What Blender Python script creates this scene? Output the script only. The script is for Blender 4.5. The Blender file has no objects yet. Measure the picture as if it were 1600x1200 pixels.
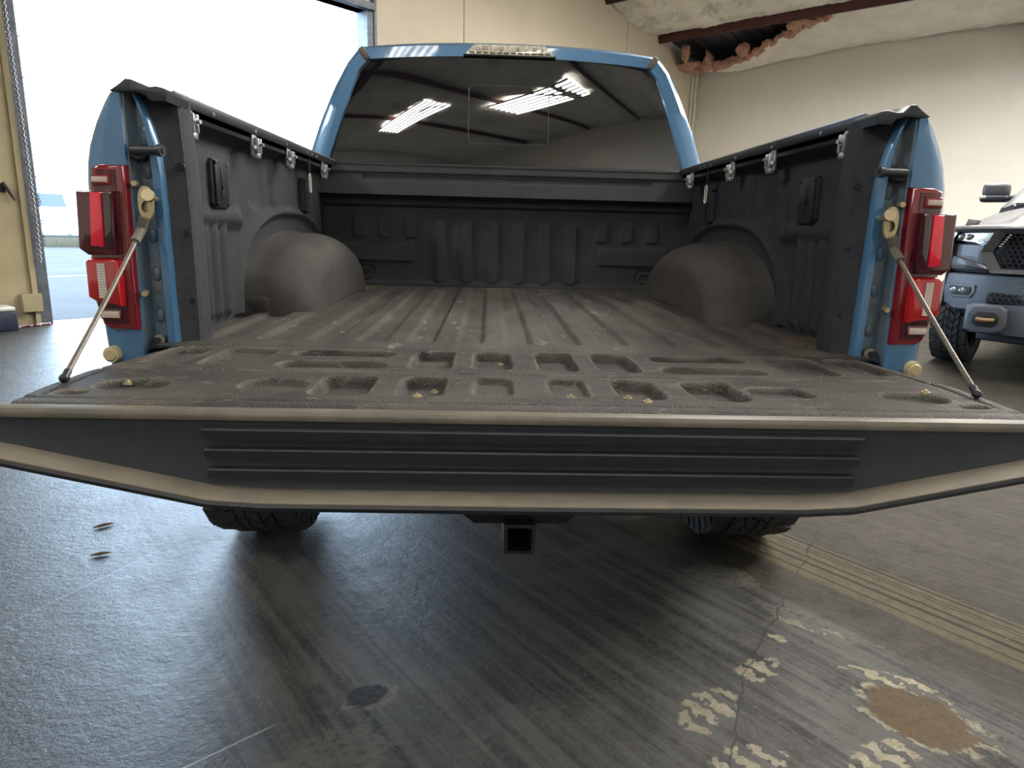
import bpy, bmesh, math, random
from mathutils import Matrix, Vector, noise
random.seed(7)
scene = bpy.context.scene
col = scene.collection
pi = math.pi

# ------------------------------------------------------------------ camera
CAM = Vector((-.0786, -1.5678, 1.2284))
yaw, pit, rol, FPX = .0374, -.2245, .0259, 1063.4
fwd = Vector((math.sin(yaw)*math.cos(pit), math.cos(yaw)*math.cos(pit), math.sin(pit)))
rgt = Vector((math.cos(yaw), -math.sin(yaw), 0))
upv = rgt.cross(fwd)
r2 = math.cos(rol)*rgt + math.sin(rol)*upv
u2 = -math.sin(rol)*rgt + math.cos(rol)*upv
cd = bpy.data.cameras.new('camera')
cam = bpy.data.objects.new('camera', cd); col.objects.link(cam)
cd.sensor_fit = 'HORIZONTAL'; cd.sensor_width = 36; cd.lens = FPX/1600*36
cd.clip_start = .02; cd.clip_end = 400
M3 = Matrix((r2, u2, -fwd)).transposed()
cam.matrix_world = Matrix.Translation(CAM) @ M3.to_4x4()
scene.camera = cam

# ------------------------------------------------------------------ light and exposure
vs = scene.view_settings
vs.view_transform = 'Standard'; vs.look = 'None'; vs.exposure = 1.8; vs.gamma = 1; vs.use_curve_mapping = False
SKY = 4.5
SKYLIGHT = 7.8
w = bpy.data.worlds.new('world'); scene.world = w; w.use_nodes = True
bg = w.node_tree.nodes['Background']
bg.inputs[0].default_value = (.58, .78, 1.0, 1); bg.inputs[1].default_value = SKY
try:
    scene.cycles.use_denoising = True
    scene.cycles.max_bounces = 8
    scene.cycles.caustics_reflective = False
    scene.cycles.sample_clamp_indirect = 6
except Exception:
    pass

# the garage stands askew to the truck: s runs along the back wall, e out of it
UA = Vector((.6801, .7331, 0)).normalized(); UB = Vector((UA.y, -UA.x, 0)); P0 = Vector((-5.24, 6.6, 0))
SR, SL, ED, RIDGE = 15.9, -11.0, 15.6, 2.5
DOOR_W, DOOR_H = 4.70, 4.46
def RM(s, e, z): return P0 + UA*s + UB*e + Vector((0, 0, z))
def zroof(s):
    return 5.58 + .13*(SR-s) if s > RIDGE else 5.58 + .13*(SR-RIDGE) - .13*(RIDGE-s)

pl = bpy.data.lights.new('door_daylight', 'AREA'); pl.shape = 'RECTANGLE'; pl.size = DOOR_W; pl.size_y = DOOR_H
pl.cycles.is_portal = True
po = bpy.data.objects.new('door_daylight', pl); col.objects.link(po)
zx = UA; zz = -UB   # light shines along local -Z => into the room (+UB)
po.matrix_world = Matrix.Translation(RM(DOOR_W/2, -.12, DOOR_H/2)) @ Matrix((zx, zz.cross(zx), zz)).transposed().to_4x4()

# ------------------------------------------------------------------ materials
def nod(nt, typ, **kw):
    n = nt.nodes.new(typ)
    for k, v in kw.items():
        if k in n.inputs: n.inputs[k].default_value = v
        else: setattr(n, k, v)
    return n
def lnk(nt, a, b): nt.links.new(a, b)
def col4(c): return (c[0], c[1], c[2], 1)
def pmat(name, c, rough=.5, metal=0., spec=.5, coat=0., c2=None, cs=8., lo=.4, hi=.65, bump=0., bs=60., ior=None, trans=0., rvar=0., stretch=None, emit=None, es=0., c3=None, cs3=40., t3=.6, det=6):
    m = bpy.data.materials.new(name); m.use_nodes = True; nt = m.node_tree
    b = nt.nodes['Principled BSDF']
    b.inputs['Base Color'].default_value = col4(c); b.inputs['Roughness'].default_value = rough
    b.inputs['Metallic'].default_value = metal; b.inputs['Specular IOR Level'].default_value = spec
    b.inputs['Coat Weight'].default_value = coat; b.inputs['Coat Roughness'].default_value = .04
    if ior: b.inputs['IOR'].default_value = ior
    b.inputs['Transmission Weight'].default_value = trans
    if emit: b.inputs['Emission Color'].default_value = col4(emit); b.inputs['Emission Strength'].default_value = es
    tc = nod(nt, 'ShaderNodeTexCoord')
    vec = tc.outputs['Object']
    if stretch:
        mp = nod(nt, 'ShaderNodeMapping'); mp.inputs['Scale'].default_value = stretch
        lnk(nt, vec, mp.inputs[0]); svec = mp.outputs[0]
    else: svec = vec
    if c2:
        n = nod(nt, 'ShaderNodeTexNoise', Scale=cs, Detail=det, Roughness=.62); lnk(nt, svec, n.inputs['Vector'])
        mr = nod(nt, 'ShaderNodeMapRange'); mr.inputs[1].default_value = lo; mr.inputs[2].default_value = hi; lnk(nt, n.outputs[0], mr.inputs[0])
        mx = nod(nt, 'ShaderNodeMix', data_type='RGBA'); mx.inputs[6].default_value = col4(c); mx.inputs[7].default_value = col4(c2)
        lnk(nt, mr.outputs[0], mx.inputs[0]); out = mx.outputs[2]
        if c3:
            n3 = nod(nt, 'ShaderNodeTexNoise', Scale=cs3, Detail=8, Roughness=.7); lnk(nt, svec, n3.inputs['Vector'])
            m3 = nod(nt, 'ShaderNodeMapRange'); m3.inputs[1].default_value = t3; m3.inputs[2].default_value = t3+.06; lnk(nt, n3.outputs[0], m3.inputs[0])
            mx3 = nod(nt, 'ShaderNodeMix', data_type='RGBA'); mx3.inputs[7].default_value = col4(c3)
            lnk(nt, m3.outputs[0], mx3.inputs[0]); lnk(nt, out, mx3.inputs[6]); out = mx3.outputs[2]
        lnk(nt, out, b.inputs['Base Color'])
        if rvar:
            mr2 = nod(nt, 'ShaderNodeMapRange'); mr2.inputs[3].default_value = rough-rvar; mr2.inputs[4].default_value = rough+rvar
            lnk(nt, n.outputs[0], mr2.inputs[0]); lnk(nt, mr2.outputs[0], b.inputs['Roughness'])
    if bump:
        nb = nod(nt, 'ShaderNodeTexNoise', Scale=bs, Detail=3); lnk(nt, vec, nb.inputs['Vector'])
        bp = nod(nt, 'ShaderNodeBump', Strength=bump); bp.inputs['Distance'].default_value = .02
        lnk(nt, nb.outputs[0], bp.inputs['Height']); lnk(nt, bp.outputs[0], b.inputs['Normal'])
    return m

M = {}
M['blue'] = pmat('blue_paint', (.062, .180, .345), .36, .30, coat=1., c2=(.068, .195, .37), cs=300, lo=.45, hi=.55)
M['jamb'] = pmat('dusty_blue_paint', (.070, .135, .20), .40, .15, coat=.5, c2=(.115, .130, .135), cs=12, lo=.40, hi=.6)
M['cable'] = pmat('braided_cable', (.20, .18, .15), .5, .4, c2=(.14, .12, .10), cs=200)
M['liner'] = pmat('spray_liner', (.020, .0235, .031), .56, c2=(.030, .034, .043), cs=25, bump=.5, bs=420)
M['dustliner'] = pmat('dusty_liner', (.048, .044, .040), .72, c2=(.115, .104, .088), cs=6, lo=.38, hi=.64, det=10, bump=.6, bs=280, c3=(.24, .22, .19), cs3=26, t3=.60, stretch=(1, .35, 1))
M['gateliner'] = pmat('gate_liner', (.026, .0245, .0225), .64, c2=(.070, .063, .053), cs=9, lo=.40, hi=.62, det=10, bump=.6, bs=260, c3=(.13, .118, .098), cs3=55, t3=.575, stretch=(.5, 1, 1))
M['frontliner'] = pmat('pale_front_liner', (.032, .036, .044), .58, c2=(.046, .050, .058), cs=9, bump=.5, bs=420)  # paler liner tone for the bed's front panel
M['plastic'] = pmat('black_plastic', (.017, .020, .028), .40, c2=(.023, .026, .034), cs=30, bump=.06, bs=500)
M['trim'] = pmat('grey_trim', (.12, .108, .088), .45, c2=(.17, .15, .115), cs=12, lo=.4, hi=.6)
M['ledge'] = pmat('dusty_lit_ledge', (.19, .17, .135), .5, c2=(.235, .205, .16), cs=12, lo=.4, hi=.6)  # dusty beige, brightened to carry the overhead light the ledge reflects
M['black'] = pmat('matt_black', (.008, .008, .009), .6)
M['rubber'] = pmat('tyre_rubber', (.028, .028, .030), .75, c2=(.045, .044, .044), cs=20)
M['glass'] = pmat('tinted_glass', (.006, .007, .010), .015, spec=.5, ior=2.25)
M['seal'] = pmat('window_seal', (.06, .06, .065), .35)
M['steel'] = pmat('zinc_steel', (.42, .40, .36), .38, .9)
M['alu'] = pmat('cast_aluminium', (.50, .51, .53), .42, .85)
M['brass'] = pmat('yellow_zinc', (.52, .44, .27), .4, .75)
M['red'] = pmat('red_lens', (.21, .008, .016), .12, coat=1.)
M['darkred'] = pmat('dark_red_lens', (.075, .005, .010), .12, coat=1.)
M['brightred'] = pmat('bright_red_lens', (.85, .020, .055), .10, coat=1.)
M['scarlet'] = pmat('scarlet_lens', (.46, .012, .016), .12, coat=1.)
M['smoke'] = pmat('smoked_red_lens', (.035, .012, .016), .10, coat=1.)
M['clear'] = pmat('clear_lens', (.62, .50, .44), .12, coat=1.)
M['reflector'] = pmat('reflector_white', (.72, .70, .64), .3, .2)
M['led'] = pmat('brake_lamp_lens', (.90, .86, .70), .2, coat=1., c2=(.5, .45, .34), cs=60)
M['cream'] = pmat('amber_marker', (.55, .47, .26), .3)
M['concrete_wall'] = pmat('painted_wall', (.76, .74, .685), .75, c2=(.80, .78, .72), cs=.8, bump=.03, bs=90)
M['back_warm'] = pmat('back_wall_warm_tint', (.66, .60, .475), .75, c2=(.69, .63, .505), cs=.8, bump=.03, bs=90)  # same wall paint; the warmer light on this wall is in the colour
M['yellow_wall'] = pmat('yellowed_wall', (.46, .40, .25), .7, c2=(.40, .34, .21), cs=3, bump=.05, bs=60)
M['vinyl'] = pmat('vinyl_facing', (.88, .86, .81), .5, c2=(.76, .74, .67), cs=2.2, lo=.4, hi=.65, bump=.9, bs=4.5)
M['fibre'] = pmat('pink_fibreglass', (.64, .40, .29), .95, c2=(.50, .27, .19), cs=9, bump=1., bs=40)
M['deck'] = pmat('bare_deck', (.045, .050, .058), .5)
M['purlin'] = pmat('red_primer', (.11, .030, .028), .55, c2=(.07, .025, .025), cs=5)
M['jambsteel'] = pmat('door_steel', (.16, .18, .22), .5, .3, c2=(.10, .11, .13), cs=10)
M['chain'] = pmat('chain_steel', (.30, .28, .25), .45, .8)
M['asphalt'] = pmat('asphalt', (.027, .026, .027), .9, spec=.25, c2=(.038, .036, .036), cs=.6, bump=.2, bs=40)
M['white'] = pmat('white_paint', (.80, .80, .80), .35, coat=.6)
M['bluebin'] = pmat('blue_plastic', (.020, .030, .065), .5)
M['ramgrey'] = pmat('granite_paint', (.062, .066, .077), .52, .20, coat=.22, c2=(.078, .077, .080), cs=6)
M['ramplastic'] = pmat('dusty_grey_bumper', (.085, .095, .115), .5, .1, c2=(.13, .14, .16), cs=40, lo=.5, hi=.75)
M['lampglass'] = pmat('headlamp_glass', (.50, .52, .55), .08, .3, coat=1., c2=(.20, .21, .23), cs=30)
M['bronze'] = pmat('bronze_hook', (.42, .26, .14), .4, .6)
M['leafmat'] = pmat('dry_leaf', (.16, .09, .045), .8)
M['redhose'] = pmat('red_strip', (.35, .03, .04), .5, c2=(.6, .55, .5), cs=18, lo=.5, hi=.56)
M['vanglass'] = pmat('van_glass', (.016, .026, .030), .08)
M['creamwall'] = pmat('cream_block', (.075, .062, .036), .8, c2=(.055, .045, .026), cs=2)
M['skylight'] = pmat('fibreglass_skylight', (.75, .70, .50), .6, emit=(1.0, .965, .915), es=SKYLIGHT)

# ------------------------------------------------------------------ mesh helpers
def tag(o, label=None, cat=None, group=None, kind=None):
    if label: o['label'] = label
    if cat: o['category'] = cat
    if group: o['group'] = group
    if kind: o['kind'] = kind
    return o
def empty(name, loc=(0, 0, 0), rz=0.):
    o = bpy.data.objects.new(name, None); col.objects.link(o); o.location = loc; o.rotation_euler = (0, 0, rz)
    o.empty_display_size = .1
    return o
class MB:
    def __init__(s): s.v = []; s.f = []
    def add(s, vs_, fs): k = len(s.v); s.v += [tuple(p) for p in vs_]; s.f += [tuple(i+k for i in f) for f in fs]; return s
    def frombm(s, bm):
        bm.verts.ensure_lookup_table(); bm.verts.index_update()
        s.add([v.co.copy() for v in bm.verts], [[v.index for v in f.verts] for f in bm.faces]); bm.free(); return s
    def box(s, c, d, bev=0., seg=2, rot=None):
        bm = bmesh.new(); bmesh.ops.create_cube(bm, size=1)
        for v in bm.verts: v.co = Vector((v.co.x*d[0], v.co.y*d[1], v.co.z*d[2]))
        if bev: bmesh.ops.bevel(bm, geom=bm.edges[:], offset=bev, segments=seg, affect='EDGES', profile=.5)
        R = rot if rot else Matrix.Identity(3)
        for v in bm.verts: v.co = R @ v.co + Vector(c)
        return s.frombm(bm)
    def cyl(s, p0, p1, r0, r1=None, n=16, cap=True):
        p0, p1 = Vector(p0), Vector(p1); r1 = r0 if r1 is None else r1
        ax = (p1-p0).normalized(); t = ax.orthogonal().normalized(); b = ax.cross(t)
        vv = []
        for p, r in ((p0, r0), (p1, r1)):
            for i in range(n):
                a = 2*pi*i/n; vv.append(p + (t*math.cos(a)+b*math.sin(a))*r)
        ff = [(i, (i+1) % n, n+(i+1) % n, n+i) for i in range(n)]
        if cap: ff += [tuple(range(n))[::-1], tuple(range(n, 2*n))]
        return s.add(vv, ff)
    def tube(s, path, r, n=8, closed=False, cap=True):
        P = [Vector(p) for p in path]; m = len(P); vv = []; prev = None
        for i in range(m):
            if closed: d = P[(i+1) % m]-P[i-1]
            else: d = P[min(i+1, m-1)]-P[max(i-1, 0)]
            d.normalize()
            t = d.orthogonal().normalized() if prev is None else (prev - d*prev.dot(d)).normalized()
            prev = t; b = d.cross(t); rr = r[i] if isinstance(r, (list, tuple)) else r
            for k in range(n):
                a = 2*pi*k/n; vv.append(P[i]+(t*math.cos(a)+b*math.sin(a))*rr)
        ff = []
        for i in range(m if closed else m-1):
            j = (i+1) % m
            for k in range(n): ff.append((i*n+k, i*n+(k+1) % n, j*n+(k+1) % n, j*n+k))
        if cap and not closed: ff += [tuple(range(n))[::-1], tuple(range((m-1)*n, m*n))]
        return s.add(vv, ff)
    def prism(s, poly, fn, t0, t1, bev=0., seg=2):
        """poly: 2-D outline; fn(a, b, t) -> 3-D"""
        bm = bmesh.new(); n = len(poly)
        lo_ = [bm.verts.new(fn(a, b, t0)) for a, b in poly]; hi_ = [bm.verts.new(fn(a, b, t1)) for a, b in poly]
        bm.faces.new(lo_[::-1]); top = bm.faces.new(hi_)
        for i in range(n): bm.faces.new((lo_[i], lo_[(i+1) % n], hi_[(i+1) % n], hi_[i]))
        bmesh.ops.recalc_face_normals(bm, faces=bm.faces[:])
        if bev: bmesh.ops.bevel(bm, geom=[e for e in bm.edges if top in e.link_faces], offset=bev, segments=seg, affect='EDGES', profile=.5)
        return s.frombm(bm)
    def grid(s, fn, us, vs_, keep=None):
        nu, nv = len(us), len(vs_)
        vv = [fn(u, v) for u in us for v in vs_]
        ff = []
        for i in range(nu-1):
            for j in range(nv-1):
                if keep and not keep((us[i]+us[i+1])/2, (vs_[j]+vs_[j+1])/2): continue
                ff.append((i*nv+j, (i+1)*nv+j, (i+1)*nv+j+1, i*nv+j+1))
        return s.add(vv, ff)
    def loft(s, rings, closed=True, cap=False):
        n = len(rings[0]); vv = [p for r in rings for p in r]; ff = []
        for i in range(len(rings)-1):
            for k in range(n if closed else n-1):
                k2 = (k+1) % n; ff.append((i*n+k, i*n+k2, (i+1)*n+k2, (i+1)*n+k))
        if cap: ff += [tuple(range(n))[::-1], tuple(range((len(rings)-1)*n, len(rings)*n))]
        return s.add(vv, ff)
    def lathe(s, prof, fn, n=32, closed=False):
        """prof: (r, h); fn(x, y, h) -> 3-D"""
        rings = [[fn(r*math.cos(2*pi*k/n), r*math.sin(2*pi*k/n), h) for k in range(n)] for r, h in prof]
        return s.loft(rings)
    def sphere(s, c, r, nu=12, nv=8):
        c = Vector(c); rr = r if isinstance(r, (tuple, list)) else (r, r, r)
        rings = [[c+Vector((rr[0]*math.sin(pi*j/nv)*math.cos(2*pi*i/nu), rr[1]*math.sin(pi*j/nv)*math.sin(2*pi*i/nu), rr[2]*math.cos(pi*j/nv))) for i in range(nu)] for j in range(nv+1)]
        return s.loft(rings)
    def build(s, name, mat, parent=None, ang=35, recalc=True):
        me = bpy.data.meshes.new(name); me.from_pydata(s.v, [], s.f)
        bm = bmesh.new(); bm.from_mesh(me)
        bmesh.ops.remove_doubles(bm, verts=bm.verts[:], dist=1e-5)
        if recalc: bmesh.ops.recalc_face_normals(bm, faces=bm.faces[:])
        bm.to_mesh(me); bm.free()
        me.polygons.foreach_set('use_smooth', [True]*len(me.polygons))
        me.set_sharp_from_angle(angle=math.radians(ang))
        me.materials.append(M[mat] if isinstance(mat, str) else mat)
        o = bpy.data.objects.new(name, me); col.objects.link(o)
        if parent: o.parent = parent
        return o
def lin(a, b, n): return [a+(b-a)*i/(n-1) for i in range(n)]
def sst(a, b, x):
    if a == b: return float(x > a)
    t = min(1, max(0, (x-a)/(b-a))); return t*t*(3-2*t)
def interp(tab, x):
    if x <= tab[0][0]: return tab[0][1]
    for (a, p), (b, q) in zip(tab, tab[1:]):
        if x <= b: return p+(q-p)*(x-a)/(b-a)
    return tab[-1][1]
def rr(x, y, cx, cy, hx, hy, r, soft):
    """soft rounded-rectangle mask, 1 inside"""
    qx, qy = abs(x-cx)-hx+r, abs(y-cy)-hy+r
    d = math.hypot(max(qx, 0), max(qy, 0)) + min(max(qx, qy), 0) - r
    return 1-sst(-soft, soft, d)
def XZ(sx): return lambda a, b, t: Vector((sx*a, t, b))
def XY(sx): return lambda a, b, t: Vector((sx*a, b, t))
def YZ(): return lambda a, b, t: Vector((t, a, b))

# ================================================================== the garage
def rmbox(mb, s0, s1, e0, e1, z0, z1):
    P = [RM(s, e, z) for z in (z0, z1) for s, e in ((s0, e0), (s1, e0), (s1, e1), (s0, e1))]
    mb.add(P, [(0, 3, 2, 1), (4, 5, 6, 7), (0, 1, 5, 4), (1, 2, 6, 5), (2, 3, 7, 6), (3, 0, 4, 7)])
    return mb

# floor with its own wear: rubbed tyre tracks, paint remnants, a pale band, cracks
def floor_material():
    m = bpy.data.materials.new('sealed_concrete'); m.use_nodes = True; nt = m.node_tree; b = nt.nodes['Principled BSDF']
    geo = nod(nt, 'ShaderNodeNewGeometry'); P = geo.outputs['Position']
    def mathn(op, a, c=None, clamp=False):
        n = nod(nt, 'ShaderNodeMath', operation=op); n.use_clamp = clamp
        for i, v in enumerate((a, c)):
            if v is None: continue
            if isinstance(v, (int, float)): n.inputs[i].default_value = v
            else: lnk(nt, v, n.inputs[i])
        return n.outputs[0]
    def mapping(loc, rz, sc):
        # (P - loc) rotated by -rz, scaled
        mp = nod(nt, 'ShaderNodeMapping', vector_type='TEXTURE')
        mp.inputs['Location'].default_value = (loc[0], loc[1], 0); mp.inputs['Rotation'].default_value = (0, 0, rz); mp.inputs['Scale'].default_value = (sc[0], sc[1], 1)
        lnk(nt, P, mp.inputs[0]); return mp.outputs[0]
    def noi(vec, sc, det=6, ro=.6):
        n = nod(nt, 'ShaderNodeTexNoise', Scale=sc, Detail=det, Roughness=ro); lnk(nt, vec, n.inputs['Vector']); return n.outputs[0]
    def ramp(v, a, c, o0=0., o1=1.):
        n = nod(nt, 'ShaderNodeMapRange'); n.inputs[1].default_value = a; n.inputs[2].default_value = c; n.inputs[3].default_value = o0; n.inputs[4].default_value = o1; lnk(nt, v, n.inputs[0]); return n.outputs[0]
    def mixc(f, a, c):
        n = nod(nt, 'ShaderNodeMix', data_type='RGBA')
        for i, v in ((0, f), (6, a), (7, c)):
            if isinstance(v, (int, float)): n.inputs[i].default_value = v
            elif isinstance(v, tuple): n.inputs[i].default_value = col4(v)
            else: lnk(nt, v, n.inputs[i])
        return n.outputs[2]
    def blob(loc, rz, sc, amp=.5, ns=9., a=1.0, c=.85):
        v = mapping(loc, rz, sc)
        ln = nod(nt, 'ShaderNodeVectorMath', operation='LENGTH'); lnk(nt, v, ln.inputs[0])
        d = mathn('ADD', ln.outputs['Value'], mathn('MULTIPLY', mathn('SUBTRACT', noi(P, ns, 9, .72), .5), amp*3.6))
        return ramp(d, a, c)
    def boxm(loc, rz, sc, soft=.04, amp=.1, ns=6.):
        v = mapping(loc, rz, sc); sp = nod(nt, 'ShaderNodeSeparateXYZ'); lnk(nt, v, sp.inputs[0])
        d = mathn('MAXIMUM', mathn('ABSOLUTE', sp.outputs[0]), mathn('ABSOLUTE', sp.outputs[1]))
        d = mathn('ADD', d, mathn('MULTIPLY', mathn('SUBTRACT', noi(P, ns, 6), .5), amp))
        return ramp(d, 1+soft, 1-soft), sp
    base = mixc(ramp(noi(P, 1.3, 8, .65), .35, .68), (.028, .024, .0175), (.050, .042, .030))
    base = mixc(ramp(noi(P, 14, 8, .75), .45, .62, 0, .7), base, (.016, .015, .0135))
    base = mixc(ramp(noi(P, 70, 6, .7), .52, .62, 0, .5), base, (.062, .054, .042))
    RZ = math.atan2(-.81, .59)
    # rubber-blackened lane through the middle of the picture
    lane, _ = boxm((.15, .2), RZ, (4.2, .86), .10, .30, 2.2)
    streak = noi(mapping((0, 0), RZ, (6, .22)), 5, 7, .65)
    dark = mixc(ramp(mathn('ADD', mathn('MULTIPLY', streak, .6), mathn('MULTIPLY', noi(P, 3.2, 8, .72), .45)), .44, .60), (.026, .027, .030), (.115, .114, .110))
    dark = mixc(ramp(noi(P, 48, 6, .75), .52, .63, 0, .6), dark, (.13, .128, .12))
    base = mixc(mathn('MULTIPLY', lane, .93), base, dark)
    # fine arcs of tyre marks
    strk2 = noi(mapping((0, 0), RZ+.16, (9, .055)), 4, 4, .6)
    base = mixc(mathn('MULTIPLY', ramp(strk2, .56, .66), .45), base, (.085, .082, .075))
    # pale dusty band with dark tread lines
    band, sp = boxm((1.41, .52), RZ, (1.9, .145), .05, .18, 9.)
    tl = nod(nt, 'ShaderNodeTexNoise', Scale=4.0, Detail=3); lnk(nt, mapping((1.4, .5), RZ, (40, .09)), tl.inputs['Vector'])
    bc = mixc(ramp(noi(P, 22, 7, .7), .38, .62), (.125, .105, .066), (.085, .073, .050))
    bc = mixc(ramp(tl.outputs[0], .52, .56), bc, (.030, .027, .022))
    base = mixc(mathn('MULTIPLY', band, .85), base, bc)
    # paint remnants, broken up by tread-shaped gaps
    speck = ramp(noi(P, 60, 8, .75), .36, .46)
    wv = nod(nt, 'ShaderNodeTexWave', Scale=1.9, Distortion=4.5, Detail=4); wv.inputs['Detail Scale'].default_value = 6
    lnk(nt, mapping((0, 0), RZ+pi/2, (.36, .36)), wv.inputs['Vector'])
    stripes = mathn('MULTIPLY', ramp(mathn('ADD', wv.outputs[1], mathn('MULTIPLY', noi(P, 26, 6, .7), .9)), .85, .93), speck)
    pale = mixc(ramp(noi(P, 30, 4), .4, .6), (.34, .32, .25), (.26, .23, .16))
    for loc, rz, sc, amp in (((.515, -.02), .75, (.115, .062), .55), ((.72, .145), .6, (.085, .045), .6), ((.555, -.20), .3, (.10, .05), .6), ((1.09, .10), -.5, (.12, .035), .8), ((.90, -.19), .4, (.12, .05), .6), ((.98, .36), -.6, (.10, .02), .9), ((.84, .30), -.2, (.05, .02), .9)):
        base = mixc(mathn('MULTIPLY', blob(loc, rz, sc, amp, 16), stripes), base, pale)
    gry = (.12, .115, .10)
    for loc, rz, sc, amp in (((.80, .70), -.3, (.13, .085), .45), ((.37, .91), .4, (.13, .06), .5), ((1.0, .38), -.75, (.20, .05), .7), ((-.42, -.19), .5, (.15, .10), .4)):
        base = mixc(mathn('MULTIPLY', mathn('MULTIPLY', blob(loc, rz, sc, amp, 14), .8), ramp(noi(P, 50, 7, .7), .40, .52)), base, gry)
    om = blob((1.075, -.055), -.75, (.150, .112), .38, 9)
    base = mixc(om, base, mixc(speck, (.06, .042, .024), mixc(ramp(noi(P, 16, 7, .7), .4, .6), (.115, .078, .042), (.085, .066, .042))))
    rim = mathn('MULTIPLY', mathn('SUBTRACT', blob((1.075, -.055), -.75, (.172, .13), .40, 9), om, True), stripes)
    base = mixc(rim, base, pale)
    # chipped crater
    cr = blob((-.385, .035), .5, (.062, .045), .3, 18); cro = blob((-.375, .03), .5, (.078, .055), .3, 18)
    base = mixc(mathn('MULTIPLY', cro, ramp(noi(P, 40, 4), .42, .55)), base, (.16, .15, .13)); base = mixc(cr, base, (.020, .017, .014))
    # long thin scratches and cracks
    for (x0, y0), (x1, y1), wd, c, amp in (((-.80, -.25), (-.595, -.075), .0028, (.30, .31, .33), .3), ((1.383, 1.151), (1.19, .86), .004, (.02, .02, .02), 3), ((1.19, .85), (.68, .14), .0028, (.025, .025, .025), 3.5), ((.68, .14), (.50, -.24), .0025, (.03, .03, .03), 3), ((-1.55, .35), (-1.3, .9), .003, (.16, .16, .17), 1.)):
        L = math.hypot(x1-x0, y1-y0)/2; a = math.atan2(y1-y0, x1-x0)
        v = mapping(((x0+x1)/2, (y0+y1)/2), a, (L, wd)); sp2 = nod(nt, 'ShaderNodeSeparateXYZ'); lnk(nt, v, sp2.inputs[0])
        yy = mathn('ADD', sp2.outputs[1], mathn('MULTIPLY', mathn('SUBTRACT', noi(P, 14, 5), .5), amp*6))
        d = mathn('MAXIMUM', mathn('ABSOLUTE', sp2.outputs[0]), mathn('ABSOLUTE', yy))
        base = mixc(mathn('MULTIPLY', ramp(d, 1.15, .85), .8), base, c)
    # little pale crumbs
    vor = nod(nt, 'ShaderNodeTexVoronoi', Scale=9.); lnk(nt, P, vor.inputs['Vector'])
    base = mixc(ramp(vor.outputs['Distance'], .032, .022, 0, .8), base, (.25, .24, .21))
    lnk(nt, base, b.inputs['Base Color'])
    rg = mathn('ADD', ramp(noi(P, 3.5, 7, .68), .3, .7, .30, .44), mathn('MULTIPLY', mathn('MAXIMUM', mathn('MULTIPLY', lane, .5), band), .16))
    spx = nod(nt, 'ShaderNodeSeparateXYZ'); lnk(nt, P, spx.inputs[0])
    dusty = ramp(mathn('ADD', spx.outputs[0], mathn('MULTIPLY', noi(P, 1.5, 5), 1.0)), .6, 1.5)
    rg = mathn('ADD', rg, mathn('MULTIPLY', dusty, .22))
    lnk(nt, rg, b.inputs['Roughness'])
    lnk(nt, ramp(dusty, 0, 1, .62, .14), b.inputs['Specular IOR Level'])
    hb = mathn('ADD', mathn('MULTIPLY', noi(P, 45, 6, .7), .9), mathn('MULTIPLY', noi(P, 8, 8, .75), 1.6))
    bp = nod(nt, 'ShaderNodeBump', Strength=.4); bp.inputs['Distance'].default_value = .010
    lnk(nt, hb, bp.inputs['Height']); lnk(nt, bp.outputs[0], b.inputs['Normal'])
    return m
M['floor'] = floor_material()
o = rmbox(MB(), SL-.3, SR+.3, -.22, ED+.3, -.25, 0).build('floor', 'floor'); tag(o, 'dark stained sealed concrete garage floor with tyre marks', None, kind='structure')

# back wall (with the roll-up opening)
wb = MB()
rmbox(wb, SL, 0, -.22, -.02, 0, DOOR_H+.05)
def gable(mb, s0, s1, z0, e0, e1, top=.18):
    ss = sorted([s0, s1] + ([RIDGE] if s0 < RIDGE < s1 else []))
    for a, b_ in zip(ss, ss[1:]):
        P = [RM(a, e0, z0), RM(b_, e0, z0), RM(b_, e0, zroof(b_)+top), RM(a, e0, zroof(a)+top), RM(a, e1, z0), RM(b_, e1, z0), RM(b_, e1, zroof(b_)+top), RM(a, e1, zroof(a)+top)]
        mb.add(P, [(0, 1, 2, 3), (7, 6, 5, 4), (0, 4, 5, 1), (1, 5, 6, 2), (2, 6, 7, 3), (3, 7, 4, 0)])
gable(wb, SL, DOOR_W, DOOR_H, -.22, -.02)
gable(wb, DOOR_W, SR+.2, 0, -.22, -.03)
wall_back = wb.build('wall_back', 'concrete_wall', ang=20, recalc=False); tag(wall_back, 'beige painted back wall of the garage around the roll-up opening', kind='structure')
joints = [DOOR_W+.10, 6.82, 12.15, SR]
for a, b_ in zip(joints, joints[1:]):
    p = MB(); gable(p, a+.012, b_-.012, .0, -.03, .0, -.06); p.build('wall_panel', 'back_warm', wall_back, 20, False)
p = MB(); rmbox(p, SL, -.16, -.02, .0, 0, 5.4); p.build('wall_panel', 'yellow_wall', wall_back, 20, False)
# other walls
def plainwall(name, s0, s1, e0, e1, z1, mat='concrete_wall', lab=''):
    o = rmbox(MB(), s0, s1, e0, e1, 0, z1).build(name, mat, ang=20); return tag(o, lab, kind='structure')
plainwall('wall_right', SR, SR+.2, -.2, ED, 5.85, lab='plain beige painted side wall on the right')
plainwall('wall_left', SL-.2, SL, -.2, ED, 5.85, lab='plain painted side wall out of view on the left')
wf = MB(); gable(wf, SL-.2, SR+.2, 0, ED, ED+.2); tag(wf.build('wall_front', 'concrete_wall', ang=20, recalc=False), 'plain painted wall behind the photographer', kind='structure')

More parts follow.
